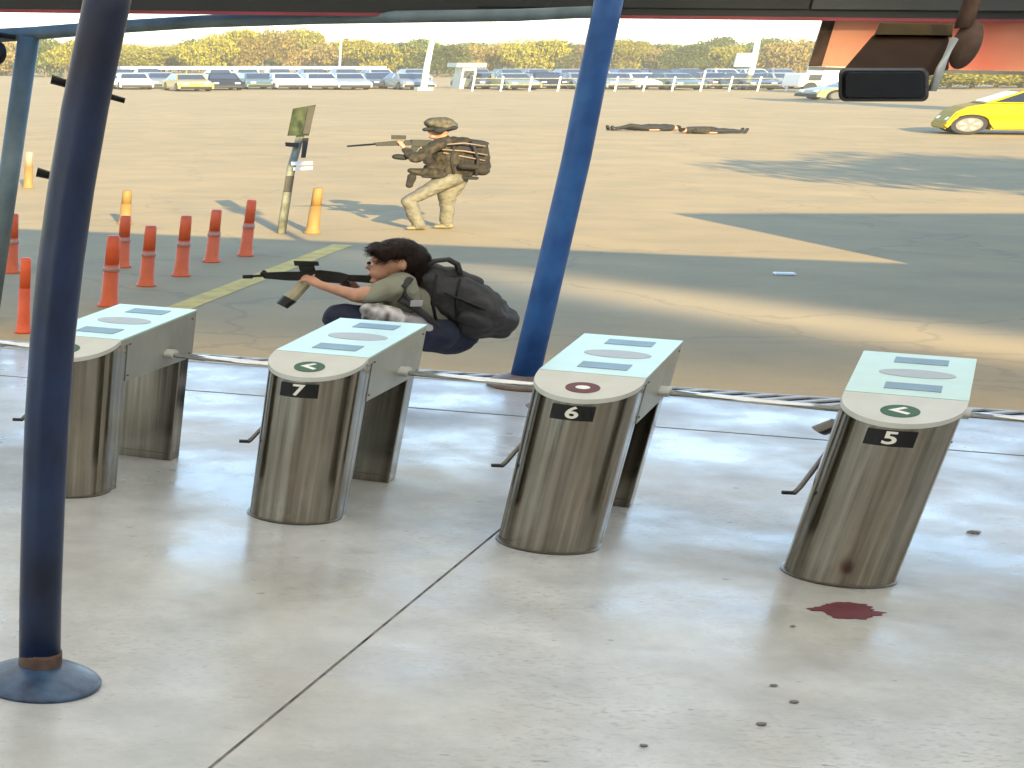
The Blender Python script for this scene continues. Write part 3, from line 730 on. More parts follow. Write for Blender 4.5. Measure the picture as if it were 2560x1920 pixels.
# ================================================================== CARS
def car(label, loc, rot, paint, L=4.2, W=1.78, Hh=1.48, group=None, simple=True, name='parked_car', hatch=False, xf=.78, wr=.33, ws=1.15, bh=.94):
    t = thing(name, label, 'car', (*loc, 0.003), rot, group)
    P_ = carpaint(paint) if isinstance(paint, str) and paint not in M else M[paint]
    hw = W / 2; xr = L - .80      # front at x=0, car points to -x
    def arch(cx): return [(cx + (wr + .06) * cos(a), wr + (wr + .06) * sin(a)) for a in [radians(k) for k in range(170, 9, -20)]]
    prof = [(0.0, .24)] + [(cx, cz) for cx, cz in [(max(.03, xf - wr - .07), .2)]] + arch(xf) + [(xf + wr + .07, .2), (xr - wr - .07, .2)] + arch(xr) + \
           [(xr + wr + .07, .22), (L - .04, .3), (L, .62), (L - .08, bh - .02), (L * .72, bh + .02), (ws + .07, bh), (ws * .48, bh * .87), (.12, bh * .72), (0, .5)]
    bm = B(); prism(bm, prof, lambda x, z: (x, -hw * (1 - .04 * (z > .7)), z), lambda x, z: (x, hw * (1 - .04 * (z > .7)), z))
    bmesh.ops.bevel(bm, geom=[e for e in bm.edges if abs(e.verts[0].co.y - e.verts[1].co.y) < .15], offset=.05, segments=2, affect='EDGES') if not simple else None
    obj('body', bm, P_, t)
    rl = L * .93 if hatch else L * .88
    gb = [(ws, bh), (ws + .70, Hh - .04), (ws + 1.05, Hh), (L * .74, Hh - .01), (rl, bh)]
    bm = B(); prism(bm, gb, lambda x, z: (x, -hw * (.94 if z < bh + .05 else .78), z), lambda x, z: (x, hw * (.94 if z < bh + .05 else .78), z)); obj('cabin', bm, P_, t)
    # glass: windscreen, rear screen, side windows
    def pane(q, name_='window'):
        bm = B(); vs = [bm.verts.new(p) for p in q]; f = bm.faces.new(vs); nrm = f.normal if f.normal.length else Vector((0, 0, 1)); f.normal_update()
        r_ = bmesh.ops.extrude_face_region(bm, geom=[f]); nn = f.normal.copy()
        for v in [g for g in r_['geom'] if isinstance(g, bmesh.types.BMVert)]: v.co += nn * .012
        for v in bm.verts: v.co += nn * -.002
        obj(name_, bm, 'carglass', t)
    h1, h2 = bh + .05, Hh - .09
    def wy(z): return hw * (.94 - .16 * (z - bh) / (Hh - .04 - bh))
    def xwf(z): return ws + .70 * (z - bh) / (Hh - .04 - bh)
    def xwr(z): return rl + (L * .74 - rl) * (z - bh) / (Hh - .01 - bh)
    pane([(xwf(h1) - .008, wy(h1) - .1, h1), (xwf(h1) - .008, -wy(h1) + .1, h1), (xwf(h2) - .008, -wy(h2) + .08, h2), (xwf(h2) - .008, wy(h2) - .08, h2)], 'windscreen')
    pane([(xwr(h1) + .008, -wy(h1) + .1, h1), (xwr(h1) + .008, wy(h1) - .1, h1), (xwr(h2) + .008, wy(h2) - .08, h2), (xwr(h2) + .008, -wy(h2) + .08, h2)], 'rear_window')
    xm = L * .52
    for s_ in (-1, 1):
        for a0, a1, b0, b1 in ((xwf(h1) + .12, xm - .04, xwf(h2) + .1, xm - .04), (xm + .04, xwr(h1) - .15, xm + .04, xwr(h2) - .1)):
            q = [(a0, s_ * (wy(h1) + .004), h1), (a1, s_ * (wy(h1) + .004), h1), (b1, s_ * (wy(h2) + .004), h2), (b0, s_ * (wy(h2) + .004), h2)]
            pane(q if s_ < 0 else q[::-1])
    for cx in (xf, xr):
        for s_ in (-1, 1):
            def disc(r, y0, y1, m, name_, par, n=22, prof_=None):
                bm = B(); a_ = [bm.verts.new((cx + r * cos(2 * pi * k / n), s_ * y0, wr + r * sin(2 * pi * k / n))) for k in range(n)]
                b_ = [bm.verts.new((cx + r * .93 * cos(2 * pi * k / n), s_ * y1, wr + r * .93 * sin(2 * pi * k / n))) for k in range(n)]
                bm.faces.new(a_); bm.faces.new(b_[::-1])
                for k in range(n): bm.faces.new((a_[k], a_[(k + 1) % n], b_[(k + 1) % n], b_[k]))
                return obj(name_, bm, m, par)
            wlo = disc(wr, hw - .2, hw + .002, 'tyre', 'wheel', t)
            disc(wr * .74, hw - .01, hw + .012, 'rim', 'rim', wlo)
            if not simple:
                for k in range(5):
                    a = 2 * pi * k / 5 + .3; bm = B()
                    q = [(cx + rr_ * cos(a + da), s_ * (hw + .0135), wr + rr_ * sin(a + da)) for rr_, da in ((.07, -.25), (.21, -.3), (.225, 0), (.21, .3), (.07, .25))]
                    f = bm.faces.new([bm.verts.new(p) for p in q]); r_ = bmesh.ops.extrude_face_region(bm, geom=[f])
                    for v in [g for g in r_['geom'] if isinstance(g, bmesh.types.BMVert)]: v.co.y += s_ * .003
                    obj('rim_gap', bm, 'steel_dark', wlo)
    for s_ in (-1, 1):
        bm = B(); box(bm, .0, .16, s_ * hw * .62 - .14, s_ * hw * .62 + .14, .56, .70, .02)
        for v in bm.verts: v.co.x += (v.co.z - .56) * .5
        obj('headlight', bm, 'lampglass', t)
        bm = B(); box(bm, L - .06, L + .01, s_ * hw * .7 - .12, s_ * hw * .7 + .12, .62, .8, .01); obj('tail_light', bm, 'redtrim', t)
    bm = B(); box(bm, -.03, .06, -hw * .9, hw * .9, .24, .44, .02); obj('bumper', bm, 'black' if simple else P_, t)
    return t
CARG = 'cars parked in the far row'
xw, yw = at(2395, 333)
car('bright yellow hatchback driving in at the right edge of the drive', (xw - .46 * S, yw + .1 * S), radians(-20), 'yellowcar', L=3.9, W=1.75, Hh=1.74, simple=False, name='yellow_car', hatch=True, xf=.46, wr=.39, ws=.62, bh=1.22)

# far parked cars, noses towards the camera
rng = random.Random(3)
cols = ['white', 'silver', 'charcoal', 'white', 'teal', 'silver', 'navy', 'white', 'charcoal', 'silver', 'lilac', 'brown', 'white', 'navy', 'silver', 'olive']
desc = {'white': 'white', 'silver': 'silver', 'charcoal': 'charcoal', 'teal': 'dark teal', 'navy': 'navy', 'lilac': 'lilac grey', 'brown': 'brown', 'olive': 'olive', 'yellow': 'yellow', 'red': 'dark red'}
protos = {}
ORD = ['first', 'second', 'third', 'fourth', 'fifth', 'sixth', 'seventh', 'eighth', 'ninth', 'tenth', 'eleventh', 'twelfth', 'thirteenth', 'fourteenth', 'fifteenth', 'sixteenth']
MARKS = [(-999, 'left picture edge'), (150, 'navy pole'), (850, 'thin carport lamp pole'), (1070, 'slanting lamp pole'), (1440, 'middle blue pole'), (1888, 'tall lamp mast'), (2035, 'red cladding edge')]
COUNT = {}
def where(u, row):
    m_ = [n_ for p_, n_ in MARKS if u >= p_][-1]; COUNT[(row, m_)] = COUNT.get((row, m_), 0) + 1
    return '%s right of the %s' % (ORD[COUNT[(row, m_)] - 1], m_)
def rowcar(u, v, c, label, rot=None):
    x, y = at(u, v); rr_ = radians(90 + rng.uniform(-4, 4)) if rot is None else rot
    if c not in protos: protos[c] = car(label, (x, y), rr_, c, group=CARG)
    else: dup(protos[c], (x, y, .003), rr_, label, CARG)
marks = [(40, 'at the far left edge under the pale blue beam'), (330, 'first right of the navy pole'), (1090, 'right of the slanting lamp pole'), (1200, 'just right of the small booth'), (1350, 'left of the middle blue pole'), (1560, 'right of the middle blue pole'), (1860, 'at the foot of the tall lamp mast')]
k = 0; u = 262
while u < 2110:
    c = cols[(k * 7 + k // 3) % len(cols)]
    if u > 1180 and c in ('white', 'teal') and rng.random() < .5: c = rng.choice(['navy', 'charcoal', 'lilac'])
    side = 'left of the slanting lamp pole' if u < 1000 else 'between the lamp pole and the middle blue pole' if u < 1400 else 'between the middle blue pole and the tall lamp mast' if u < 1850 else 'right of the tall lamp mast'
    if not (1385 < u < 1470 or 470 < u < 540 or 1130 < u < 1180):
        rowcar(u, 224 + rng.uniform(-2, 2), c, '%s car in the front row, %s' % (desc[c], where(u, 'front')))
    k += 1; u += rng.uniform(70, 96)
rowcar(490, 229, 'yellow', 'small yellow car at the front of the far row, right of the navy pole')
k = 0; u = 240
while u < 2100:
    c = cols[(k * 5 + 3) % len(cols)]
    if rng.random() < .8: rowcar(u, 204 + rng.uniform(-1, 1), c, '%s car half hidden in the rear row, %s' % (desc[c], where(u, 'rear')))
    k += 1; u += rng.uniform(66, 100)
rowcar(2010, 250, 'olive', 'olive pale car standing alone left of the hanging camera', radians(2))

# white carport roof over the left half of the row
cp_ = thing('carport', 'long flat white carport roof over the parked cars on the left', 'carport')
x0_, y0_ = at(300, 197); x1_, _ = at(960, 197); cp_.location = (x0_, y0_, 0)
zz = zat(y0_, 166)
bm = B(); box(bm, 0, x1_ - x0_, -.2, 5, zz - .42, zz); obj('roof_sheet', bm, 'white', cp_, broad=False)
for i in range(9):
    bm = B(); xx = (x1_ - x0_) * i / 8; tube(bm, [(min(max(xx, .3), x1_ - x0_ - .3), .4, 0), (min(max(xx, .3), x1_ - x0_ - .3), .4, zz - .42)], .12, 8); obj('column', bm, 'greypost', cp_, broad=False)
# booth
bx, by = at(1165, 222); bt = thing('gate_booth', 'small pale green booth with a wide flat roof among the parked cars', 'booth', (bx, by, 0))
bm = B(); box(bm, -.8, .8, 0, 3, 0, 2.0); obj('wall', bm, 'booth', bt, broad=False)
bm = B(); box(bm, -1.7, 1.7, -.5, 3.4, 2.0, 2.35); obj('roof', bm, 'booth', bt, broad=False)
bm = B(); box(bm, -.6, .6, -.03, -.002, .95, 1.7); obj('window', bm, 'carglass', bt, broad=False)
# white van-like kiosk behind the camera
bx, by = at(2045, 232); bt = thing('white_van', 'white box van partly hidden by the hanging black camera window', 'van', (bx, by, 0))
bm = B(); box(bm, 0, 7.5, 0, 4, .5, 2.5, .15); obj('body', bm, 'white', bt, broad=False)
bm = B(); box(bm, -2.2, .0, .1, 3.9, .5, 1.6, .12); obj('cab', bm, 'white', bt, broad=False)
bm = B(); box(bm, -1.4, -.1, -.0, .09, 1.0, 1.5); obj('window', bm, 'carglass', bt, broad=False)
for q in (-1, 5.6):
    bm = B(); lathe(bm, [(.7, -.15), (.7, .15)], 16)
    for v in bm.verts: v.co = Vector((v.co.x + q, v.co.z + .1, v.co.y * .62 + .45))
    obj('wheel', bm, 'tyre', bt, broad=False)

# barrier fence in front of the row
fr = thing('kerb_railing', 'low pale railing with white posts before the parked cars', 'railing')
fx0, fy = at(1180, 228); fx1, _ = at(2100, 228); fr.location = (fx0, fy, 0)
m_ = 0; xx = 0
while xx < fx1 - fx0:
    bm = B(); tube(bm, [(xx, 0, 0), (xx, 0, 1.25 + .5 * (m_ % 4 == 0))], .11, 8); obj('post', bm, 'white', fr, broad=False); xx += 3.1; m_ += 1
for z in (.55, 1.1):
    bm = B(); tube(bm, [(0, 0, z), (fx1 - fx0, 0, z)], .045, 6); obj('rail', bm, 'greypost', fr, broad=False)

# lamp poles
def lamp(pts_, r, label, arm=False):
    u0, v0 = pts_[0]; x, y = at(u0, v0); t = thing('lamp_pole', label, 'lamp pole', (x, y, 0))
    bm = B(); P3 = []
    for u, v in pts_: z = zat(y, v); P3.append((xat(u, y, z) - x, 0, max(z, 0)))
    tube(bm, P3, r, 10, r2=r * .7); obj('shaft', bm, 'booth', t, broad=False, smooth=True)
    bm = B(); box(bm, -r * 2, r * 2, -r * 2, r * 2, 0, .3); obj('foot', bm, 'booth', t, broad=False)
    p = P3[-1]; bm = B(); box(bm, p[0] - 1.3, p[0] + .3, -.3, .3, p[2] - .02, p[2] + .16, .03); obj('lamp_head', bm, 'booth', t, broad=False)
    return t, x, y
lamp([(1058, 226), (1068, 160), (1082, 94)], .42, 'pale slanting lamp pole rising behind the walking rifleman')
t, x, y = lamp([(1866, 224), (1885, 150), (1902, 60), (1912, 0)], .38, 'tall pale lamp mast with a white box, right of the middle blue pole')
z = zat(y, 150); bm = B(); zb_ = zat(y, 167); zt_ = zat(y, 133)
box(bm, xat(1832, y, z) - x, xat(1880, y, z) - x, -.9, -.45, zb_, zt_, .05); obj('white_box', bm, 'white', t, broad=False)
lamp([(848, 196), (850, 150), (852, 100)], .22, 'short thin lamp pole above the carport in front of the yellow trees')

# ================================================================== TREES
def crown_mesh(name, m, n, rx, ry, zlo, zhi, leaf, seed, lobes=7):
    r = random.Random(seed); bm = B(); L_ = []
    for i in range(lobes):
        a = r.uniform(0, 2 * pi); q = r.uniform(.15, .62)
        L_.append((q * rx * cos(a), q * ry * sin(a), zlo + (zhi - zlo) * r.uniform(.22, .78), r.uniform(.32, .55)))
    for i in range(n):
        cx, cy, cz, s_ = r.choice(L_)
        d = Vector((r.gauss(0, 1), r.gauss(0, 1), r.gauss(0, 1))).normalized() * (r.random() ** .4)
        p = Vector((cx + d.x * rx * s_, cy + d.y * ry * s_, cz + d.z * (zhi - zlo) * s_ * .62))
        a = Vector((r.gauss(0, 1), r.gauss(0, 1), r.gauss(0, 1))).normalized(); b_ = a.orthogonal().normalized(); l_ = leaf * r.uniform(.6, 1.4)
        vs = [bm.verts.new(p + a * l_), bm.verts.new(p + b_ * l_ * .5), bm.verts.new(p - a * l_), bm.verts.new(p - b_ * l_ * .5)]
        bm.faces.new(vs)
    me = bpy.data.meshes.new(name); bm.to_mesh(me); bm.free(); me.materials.append(M[m]); return me
def trunk_mesh(h, r, seed):
    rr_ = random.Random(seed); bm = B()
    tube(bm, [(0, 0, 0), (rr_.uniform(-.2, .2), 0, h * .4), (rr_.uniform(-.3, .3), .1, h * .8)], r, 8, r2=r * .4)
    for i in range(5):
        a = rr_.uniform(0, 6.28); z = h * rr_.uniform(.35, .6); L_ = h * rr_.uniform(.35, .6)
        tube(bm, [(0, 0, z), (cos(a) * L_ * .5, sin(a) * L_ * .5, z + h * .18), (cos(a) * L_, sin(a) * L_, z + h * .3)], r * .4, 6, r2=r * .1)
    me = bpy.data.meshes.new('trunk'); bm.to_mesh(me); bm.free(); me.materials.append(M['bark']); return me
CR = [crown_mesh('crown', m, 4200, 8.5, 6, .5, 5.6, .27, s_) for m, s_ in (('leafy', 1), ('leafo', 2), ('leafg', 3), ('leafy', 4), ('leafo', 5))]
TRK = [trunk_mesh(4, .35, s_) for s_ in (1, 2)]
def tree(x, y, sc_, k, label, group='yellow green trees beyond the car park'):
    t = thing('broadleaf_tree', label, 'tree', (x, y, 0), rng.uniform(0, 6.28), group); t.scale = (sc_[0], sc_[0], sc_[1])
    for nm, me in (('crown', CR[k]), ('trunk', TRK[k % 2])):
        o = bpy.data.objects.new(nm, me); COL.objects.link(o); o.parent = t
    return t
kinds = ['olive yellow', 'autumn orange', 'mid green', 'olive yellow', 'autumn orange']
k = 0; u = -40
while u < 2140:
    v = 190 + rng.uniform(-6, 4); x, y = at(u, v); vt = 107 + rng.uniform(-13, 9)
    if 540 < u < 720: vt = 72
    if 100 < u < 130: vt = 100
    if 1120 < u < 1150: vt = 92
    if u > 1880: vt -= 6
    h_ = zat(y, vt) / 5.5
    kk = rng.choice([0, 0, 1, 3, 4, 2]); kk = 2 if (1000 < u < 1130 or u > 2000) else kk
    wd_ = (y / 300) * rng.uniform(.75, 1.15)
    pos = 'left of the lamp pole' if u < 1060 else 'between lamp pole and middle blue pole' if u < 1480 else 'right of the middle blue pole' if u < 1880 else 'right of the tall lamp mast'
    tree(x, y, (wd_, h_), kk, '%s tree in the tree line, %s' % (kinds[kk], where(u, 'trees'))); k += 1
    u += rng.uniform(38, 66)
for u in range(-60, 2700, 105):
    x, y = at(u + rng.uniform(-20, 20), 182); kk = rng.choice([0, 1, 3, 2])
    k += 1; tree(x, y, (y / 260, zat(y, 112) / 5.5), kk, '%s tree behind the tree line, %s' % (kinds[kk], where(u, 'back')))
# low hedge seen under the red cladding
for i, u in enumerate((2370, 2430, 2490, 2550, 2610)):
    x, y = at(u, 222 - i); tree(x, y, (.9, zat(y, 176) / 5.5), (0, 3)[i % 2], 'yellow green bush under the red cladding, %s right of the hanging camera' % ORD[i], 'bushes under the red cladding')

# trees beside the drive, right of the view, that cast the dappled shade
def bigcrown(n, rx, ry, z0, z1, leaf, seed): return crown_mesh('crown', 'leafg', n, rx, ry, z0, z1, leaf, seed, 12)
bc = bigcrown(8500, 10, 6, 2.5, 9.8, .25, 15)
for (x, y, lab) in ((35.5, 30.5, 'leafy green tree beside the drive, right of the view, casting dappled shade'),):
    t = thing('broadleaf_tree', lab, 'tree', (x, y, 0)); o = bpy.data.objects.new('crown', bc); COL.objects.link(o); o.parent = t
    bm = B(); tube(bm, [(0, 0, 0), (.3, 0, 3), (0, .2, 6.5)], .4, 10, r2=.15); obj('trunk', bm, 'bark', t, broad=False)
t = thing('broadleaf_tree', 'unseen narrow tree added right of the yellow car for the long far shadow', 'tree', (74.5, 104, 0))  # added out of view to cast the long shadow on the far drive
o = bpy.data.objects.new('crown', crown_mesh('crown', 'leafg', 2500, 3.4, 4, 5, 13.5, .5, 21, 8)); COL.objects.link(o); o.parent = t
bm = B(); tube(bm, [(0, 0, 0), (.3, 0, 5), (0, .2, 9)], .5, 10, r2=.2); obj('trunk', bm, 'bark', t, broad=False)

# ================================================================== PEOPLE
def cap_bm(bm, p0, r0, p1, r1, n=12):
    """a tapered capsule between two balls"""
    p0, p1 = Vector(p0), Vector(p1); d = p1 - p0; L_ = d.length
    if L_ < 1e-5:
        bmesh.ops.create_icosphere(bm, subdivisions=2, radius=r0, matrix=Matrix.Translation(p0)); return
    q = d.to_track_quat('Z', 'Y').to_matrix(); rings = []
    for k in range(1, 5):
        a = -pi / 2 + k * pi / 10; rings.append((r0 * cos(a), r0 * sin(a)))
    rings.append((r0, 0)); rings.append((r1, L_))
    for k in range(1, 5):
        a = k * pi / 10; rings.append((r1 * cos(a), L_ + r1 * sin(a)))
    vr = [[bm.verts.new(p0 + q @ Vector((r * cos(2 * pi * i / n), r * sin(2 * pi * i / n), z))) for i in range(n)] for r, z in rings]
    b0 = bm.verts.new(p0 + q @ Vector((0, 0, -r0))); b1 = bm.verts.new(p0 + q @ Vector((0, 0, L_ + r1)))
    for i in range(n):
        bm.faces.new((b0, vr[0][(i + 1) % n], vr[0][i])); bm.faces.new((b1, vr[-1][i], vr[-1][(i + 1) % n]))
        for j in range(len(vr) - 1): bm.faces.new((vr[j][i], vr[j][(i + 1) % n], vr[j + 1][(i + 1) % n], vr[j + 1][i]))
def ell_bm(bm, c, r, rot=None):
    mtx = Matrix.Translation(Vector(c)) @ (rot or Matrix.Identity(4)) @ Matrix.Diagonal((*r, 1))
    bmesh.ops.create_icosphere(bm, subdivisions=3, radius=1, matrix=mtx)
def flesh(name, caps, ells, m, parent, voxel=.012, smooth=4, zs=1.0, wrinkle=0.0, seed=0):
    """fuses capsules and ellipsoids into one continuous surface"""
    bm = B()
    for c in caps: cap_bm(bm, *c)
    for e in ells: ell_bm(bm, *e)
    me = bpy.data.meshes.new('tmp'); bm.to_mesh(me); bm.free()
    o = bpy.data.objects.new('tmp', me); COL.objects.link(o)
    md = o.modifiers.new('r', 'REMESH'); md.mode = 'VOXEL'; md.voxel_size = voxel
    sm = o.modifiers.new('s', 'SMOOTH'); sm.factor = .5; sm.iterations = smooth
    ev = o.evaluated_get(bpy.context.evaluated_depsgraph_get()); m2 = ev.to_mesh(); bm = B(); bm.from_mesh(m2); ev.to_mesh_clear()
    bpy.data.objects.remove(o)
    if wrinkle:
        bm.normal_update()
        for v in bm.verts: v.co += v.normal * wrinkle * (noise.noise(v.co * 9 + Vector((seed, 0, 0))) + .5 * noise.noise(v.co * 22))
    return obj(name, bm, m, parent, smooth=True, scale_z=zs)

class Fig:
    """maps spots of the photograph onto joints of a figure standing at (X0, Y0)"""
    def __init__(s, u, v, Y=None, zs=1.0):
        if Y is None: s.X0, s.Y0 = at(u, v)
        else: s.Y0 = Y; s.X0 = xat(u, Y, 0)
        s.zs = zs
    def __call__(s, u, v, dy=0.0):
        Y = s.Y0 + dy * S; Z = zat(Y, v); X = xat(u, Y, Z); return Vector(((X - s.X0) / S, dy, Z / s.zs))

def hand(f, caps, wrist, palm, tips, r=.011):
    """palm and five separate fingers"""
    caps.append((wrist, .024, palm, .03))
    for k, tp in enumerate(tips):
        tp = Vector(tp); base = palm.lerp(tp, .35); mid = palm.lerp(tp, .7) + Vector((0, -.008, .006))
        q = r * (1.1 if k == 0 else 1 - .06 * k)
        caps.append((base, q, mid, q * .95)); caps.append((mid, q * .95, tp, q * .8))

# ---------------------------------- crouching person
cr = Fig(1000, 1010, Y=16.9, zs=1.28)
PC = thing('person', 'crouching person in a sage shirt aiming a rifle behind turnstile 7', 'person', (cr.X0, cr.Y0, 0.012))
hd = cr(988, 655)
caps = []
neck = cr(1010, 712); sh_n = cr(985, 722, -.12); sh_f = cr(990, 722, .16); chest = cr(1030, 760, .02); hip = cr(1090, 840, .02)
caps += [(hd, .065, neck, .052), (neck, .055, chest, .12), (chest, .13, hip, .115), (sh_n, .06, sh_f, .06)]
el_n = cr(890, 742, -.16); wr_n = cr(800, 716, -.10); pm_n = cr(778, 705, -.06)
el_f = cr(900, 745, .16); wr_f = cr(880, 715, .05); pm_f = cr(868, 706, .02)
caps += [(sh_n, .058, el_n, .045), (el_n, .042, wr_n, .026), (sh_f, .058, el_f, .045), (el_f, .042, wr_f, .026)]
hand(cr, caps, wr_n, pm_n, [cr(748, 706, -.055), cr(752, 700, -.02), cr(758, 694, -.015), cr(765, 690, -.01), cr(785, 690, -.075)])
hand(cr, caps, wr_f, pm_f, [cr(850, 704, .0), cr(848, 710, .0), cr(850, 716, -.005), cr(854, 722, -.005), cr(862, 695, .0)])
kn_n = cr(850, 795, -.14); kn_f = cr(870, 800, .16); ft_n = cr(930, 985, -.14); ft_f = cr(965, 990, .18)
caps += [(cr(1080, 835, -.08), .09, kn_n, .062), (kn_n, .06, ft_n, .04), (cr(1080, 835, .1), .09, kn_f, .062), (kn_f, .06, ft_f, .04)]
caps += [(ft_n, .042, ft_n + Vector((-.15, 0, -.01)), .032), (ft_f, .042, ft_f + Vector((-.15, 0, -.01)), .032)]
tilt = Matrix.Rotation(radians(-8), 4, 'Y')
ells = [(cr(985, 650), (.098, .082, .125), tilt), (cr(950, 683, 0), (.05, .055, .06), None)]
ells += [(cr(920, 671, 0), (.018, .013, .018), None), (cr(932, 652), (.016, .05, .014), None),
         (cr(926, 688, 0), (.016, .026, .009), None), (cr(936, 705, 0), (.03, .03, .022), None), (cr(1008, 668, -.083), (.018, .012, .032), None)]
flesh('body', caps, ells, 'skin', PC, .0085, 3, cr.zs)
for dy in (-.034, .03):
    bm = B(); bmesh.ops.create_uvsphere(bm, u_segments=10, v_segments=8, radius=.011, matrix=Matrix.Translation(cr(922, 661, dy))); obj('eye', bm, 'black', PC, scale_z=cr.zs)
# hair
flesh('hair', [(cr(1035, 668, 0), .07, cr(1048, 690, 0), .05), (cr(1050, 650, -.03), .05, cr(1040, 700, -.04), .03)],
      [(cr(990, 632), (.108, .092, .085), tilt), (cr(1022, 650), (.085, .094, .10), None), (cr(945, 622, 0), (.05, .06, .035), None), (cr(962, 640, -.07), (.03, .02, .05), None), (cr(930, 628, -.02), (.022, .05, .03), None)],
      'hair', PC, .008, 2, cr.zs, .006, 3)
hb = next(o_ for o_ in PC.children if o_.name.startswith('hair')); rh = random.Random(4); bm = B(); hv = hb.data.vertices
top_ = cr(1000, 612); top_ = Vector((top_.x * S, top_.y * S, top_.z * cr.zs))
for i in range(1500):
    v = hv[rh.randrange(len(hv))]; n_ = v.normal.copy(); p = v.co.copy(); d = (p - top_); d = (d - n_ * d.dot(n_)); d = (d.normalized() if d.length > 1e-4 else Vector((0, 0, -1))) + Vector((rh.uniform(-.3, .3), rh.uniform(-.3, .3), -.25)); d.normalize()
    L_ = rh.uniform(.04, .10); sd_ = d.cross(n_).normalized() * .0035; pr_ = None
    for j in range(4):
        q = p + d * L_ * j / 3 + n_ * (.004 + .010 * sin(j * 1.1)) + Vector((0, 0, -.012 * (j / 3) ** 2)); w_ = sd_ * (1 - j / 3.2); cur = (bm.verts.new(q - w_), bm.verts.new(q + w_))
        if pr_: bm.faces.new((pr_[0], pr_[1], cur[1], cur[0]))
        pr_ = cur
obj('hair_strands', bm, 'hair', hb, broad=False, kind='stuff')
# shirt
shc = [(cr(1005, 722, .02), .085, cr(1030, 762, .02), .14), (cr(1030, 762, .02), .15, cr(1070, 815, .02), .155), (cr(1000, 712, -.08), .075, cr(990, 722, .12), .07),
       (sh_n, .078, cr(925, 742, -.15), .062), (sh_f, .078, cr(925, 742, .16), .062), (cr(995, 730, -.1), .09, cr(1010, 760, -.08), .09)]
flesh('shirt', shc, [], 'tee', PC, .0085, 4, cr.zs, .010, 1)
# trousers
flesh('trousers', [(cr(1085, 838, -.09), .12, kn_n, .085), (kn_n, .083, ft_n + Vector((0, 0, .03)), .062), (cr(1085, 838, .1), .12, kn_f, .085), (kn_f, .083, ft_f + Vector((0, 0, .03)), .062),
                   (cr(1085, 835, -.02), .14, cr(1130, 845, .02), .12), (cr(1110, 850, 0), .10, cr(1160, 846, .02), .07)], [], 'navy', PC, .0095, 4, cr.zs, .010, 5)
for f_ in (ft_n, ft_f):
    b_ = Vector((f_.x, f_.y, .05)); flesh('shoe', [(b_ + Vector((.03, 0, 0)), .05, b_ + Vector((-.19, 0, -.01)), .038), (b_, .052, b_ + Vector((0, 0, .05)), .046)], [], 'black', PC, .01, 3, cr.zs)
# cloth bundle at the waist
flesh('waist_cloth', [(cr(920, 775, -.2), .045, cr(975, 790, -.2), .06), (cr(950, 800, -.2), .05, cr(1000, 802, -.19), .04), (cr(918, 795, -.2), .03, cr(930, 805, -.2), .03)], [], 'scarf', PC, .009, 3, cr.zs, .009, 8)
flesh('grey_hem', [(cr(1000, 800, -.17), .05, cr(1060, 822, -.15), .06), (cr(1050, 800, -.15), .05, cr(1075, 830, -.14), .05)], [], 'greycloth', PC, .01, 4, cr.zs, .012, 9)
# gun
def gunpart(name, q, par, m, fig, wdt=.03, dy=0.0):
    bm = B(); a_ = [bm.verts.new(fig(u, v, dy - wdt / 2)) for u, v in q]; b_ = [bm.verts.new(fig(u, v, dy + wdt / 2)) for u, v in q]
    bm.faces.new(a_); bm.faces.new(b_[::-1]); n_ = len(q)
    for i in range(n_): bm.faces.new((a_[i], a_[(i + 1) % n_], b_[(i + 1) % n_], b_[i]))
    bmesh.ops.bevel(bm, geom=bm.edges[:], offset=.003, segments=1, affect='EDGES')
    return obj(name, bm, m, par, scale_z=fig.zs)
def guntube(name, a_, b_, r, par, m, fig, r2=None):
    bm = B(); tube(bm, [a_, b_], r, 10, r2=r2); return obj(name, bm, m, par, smooth=False, scale_z=fig.zs)
GN = thing('rifle', 'black rifle with a sight and tan foregrip, held by the crouching person', 'rifle', (cr.X0, cr.Y0, 0.012))
guntube('barrel', cr(610, 695), cr(665, 692), .009, GN, 'guns', cr)
gunpart('muzzle', [(606, 691), (632, 690), (632, 700), (606, 700)], GN, 'guns', cr, .022)
gunpart('front_sight', [(650, 686), (658, 678), (664, 680), (670, 688)], GN, 'guns', cr, .014)
gunpart('handguard', [(648, 685), (700, 683), (775, 682), (780, 706), (720, 705), (660, 700)], GN, 'guns', cr, .045)
gunpart('receiver', [(770, 681), (800, 678), (850, 684), (872, 690), (868, 706), (850, 712), (790, 708)], GN, 'guns', cr, .042)
gunpart('stock', [(865, 690), (940, 692), (985, 700), (985, 722), (930, 712), (870, 706)], GN, 'guns', cr, .022)
gunpart('scope', [(733, 655), (795, 657), (798, 668), (736, 668)], GN, 'guns', cr, .04)
gunpart('scope_mount', [(745, 667), (785, 667), (790, 684), (750, 684)], GN, 'guns', cr, .026)
gunpart('pistol_grip', [(850, 706), (872, 706), (882, 735), (862, 736)], GN, 'guns', cr, .03)
guntube('foregrip', cr(762, 712, -.03), cr(722, 752, -.04), .030, GN, 'tan', cr, .036)
guntube('foregrip_cap', cr(724, 750, -.04), cr(704, 768, -.045), .040, GN, 'guns', cr, .034)
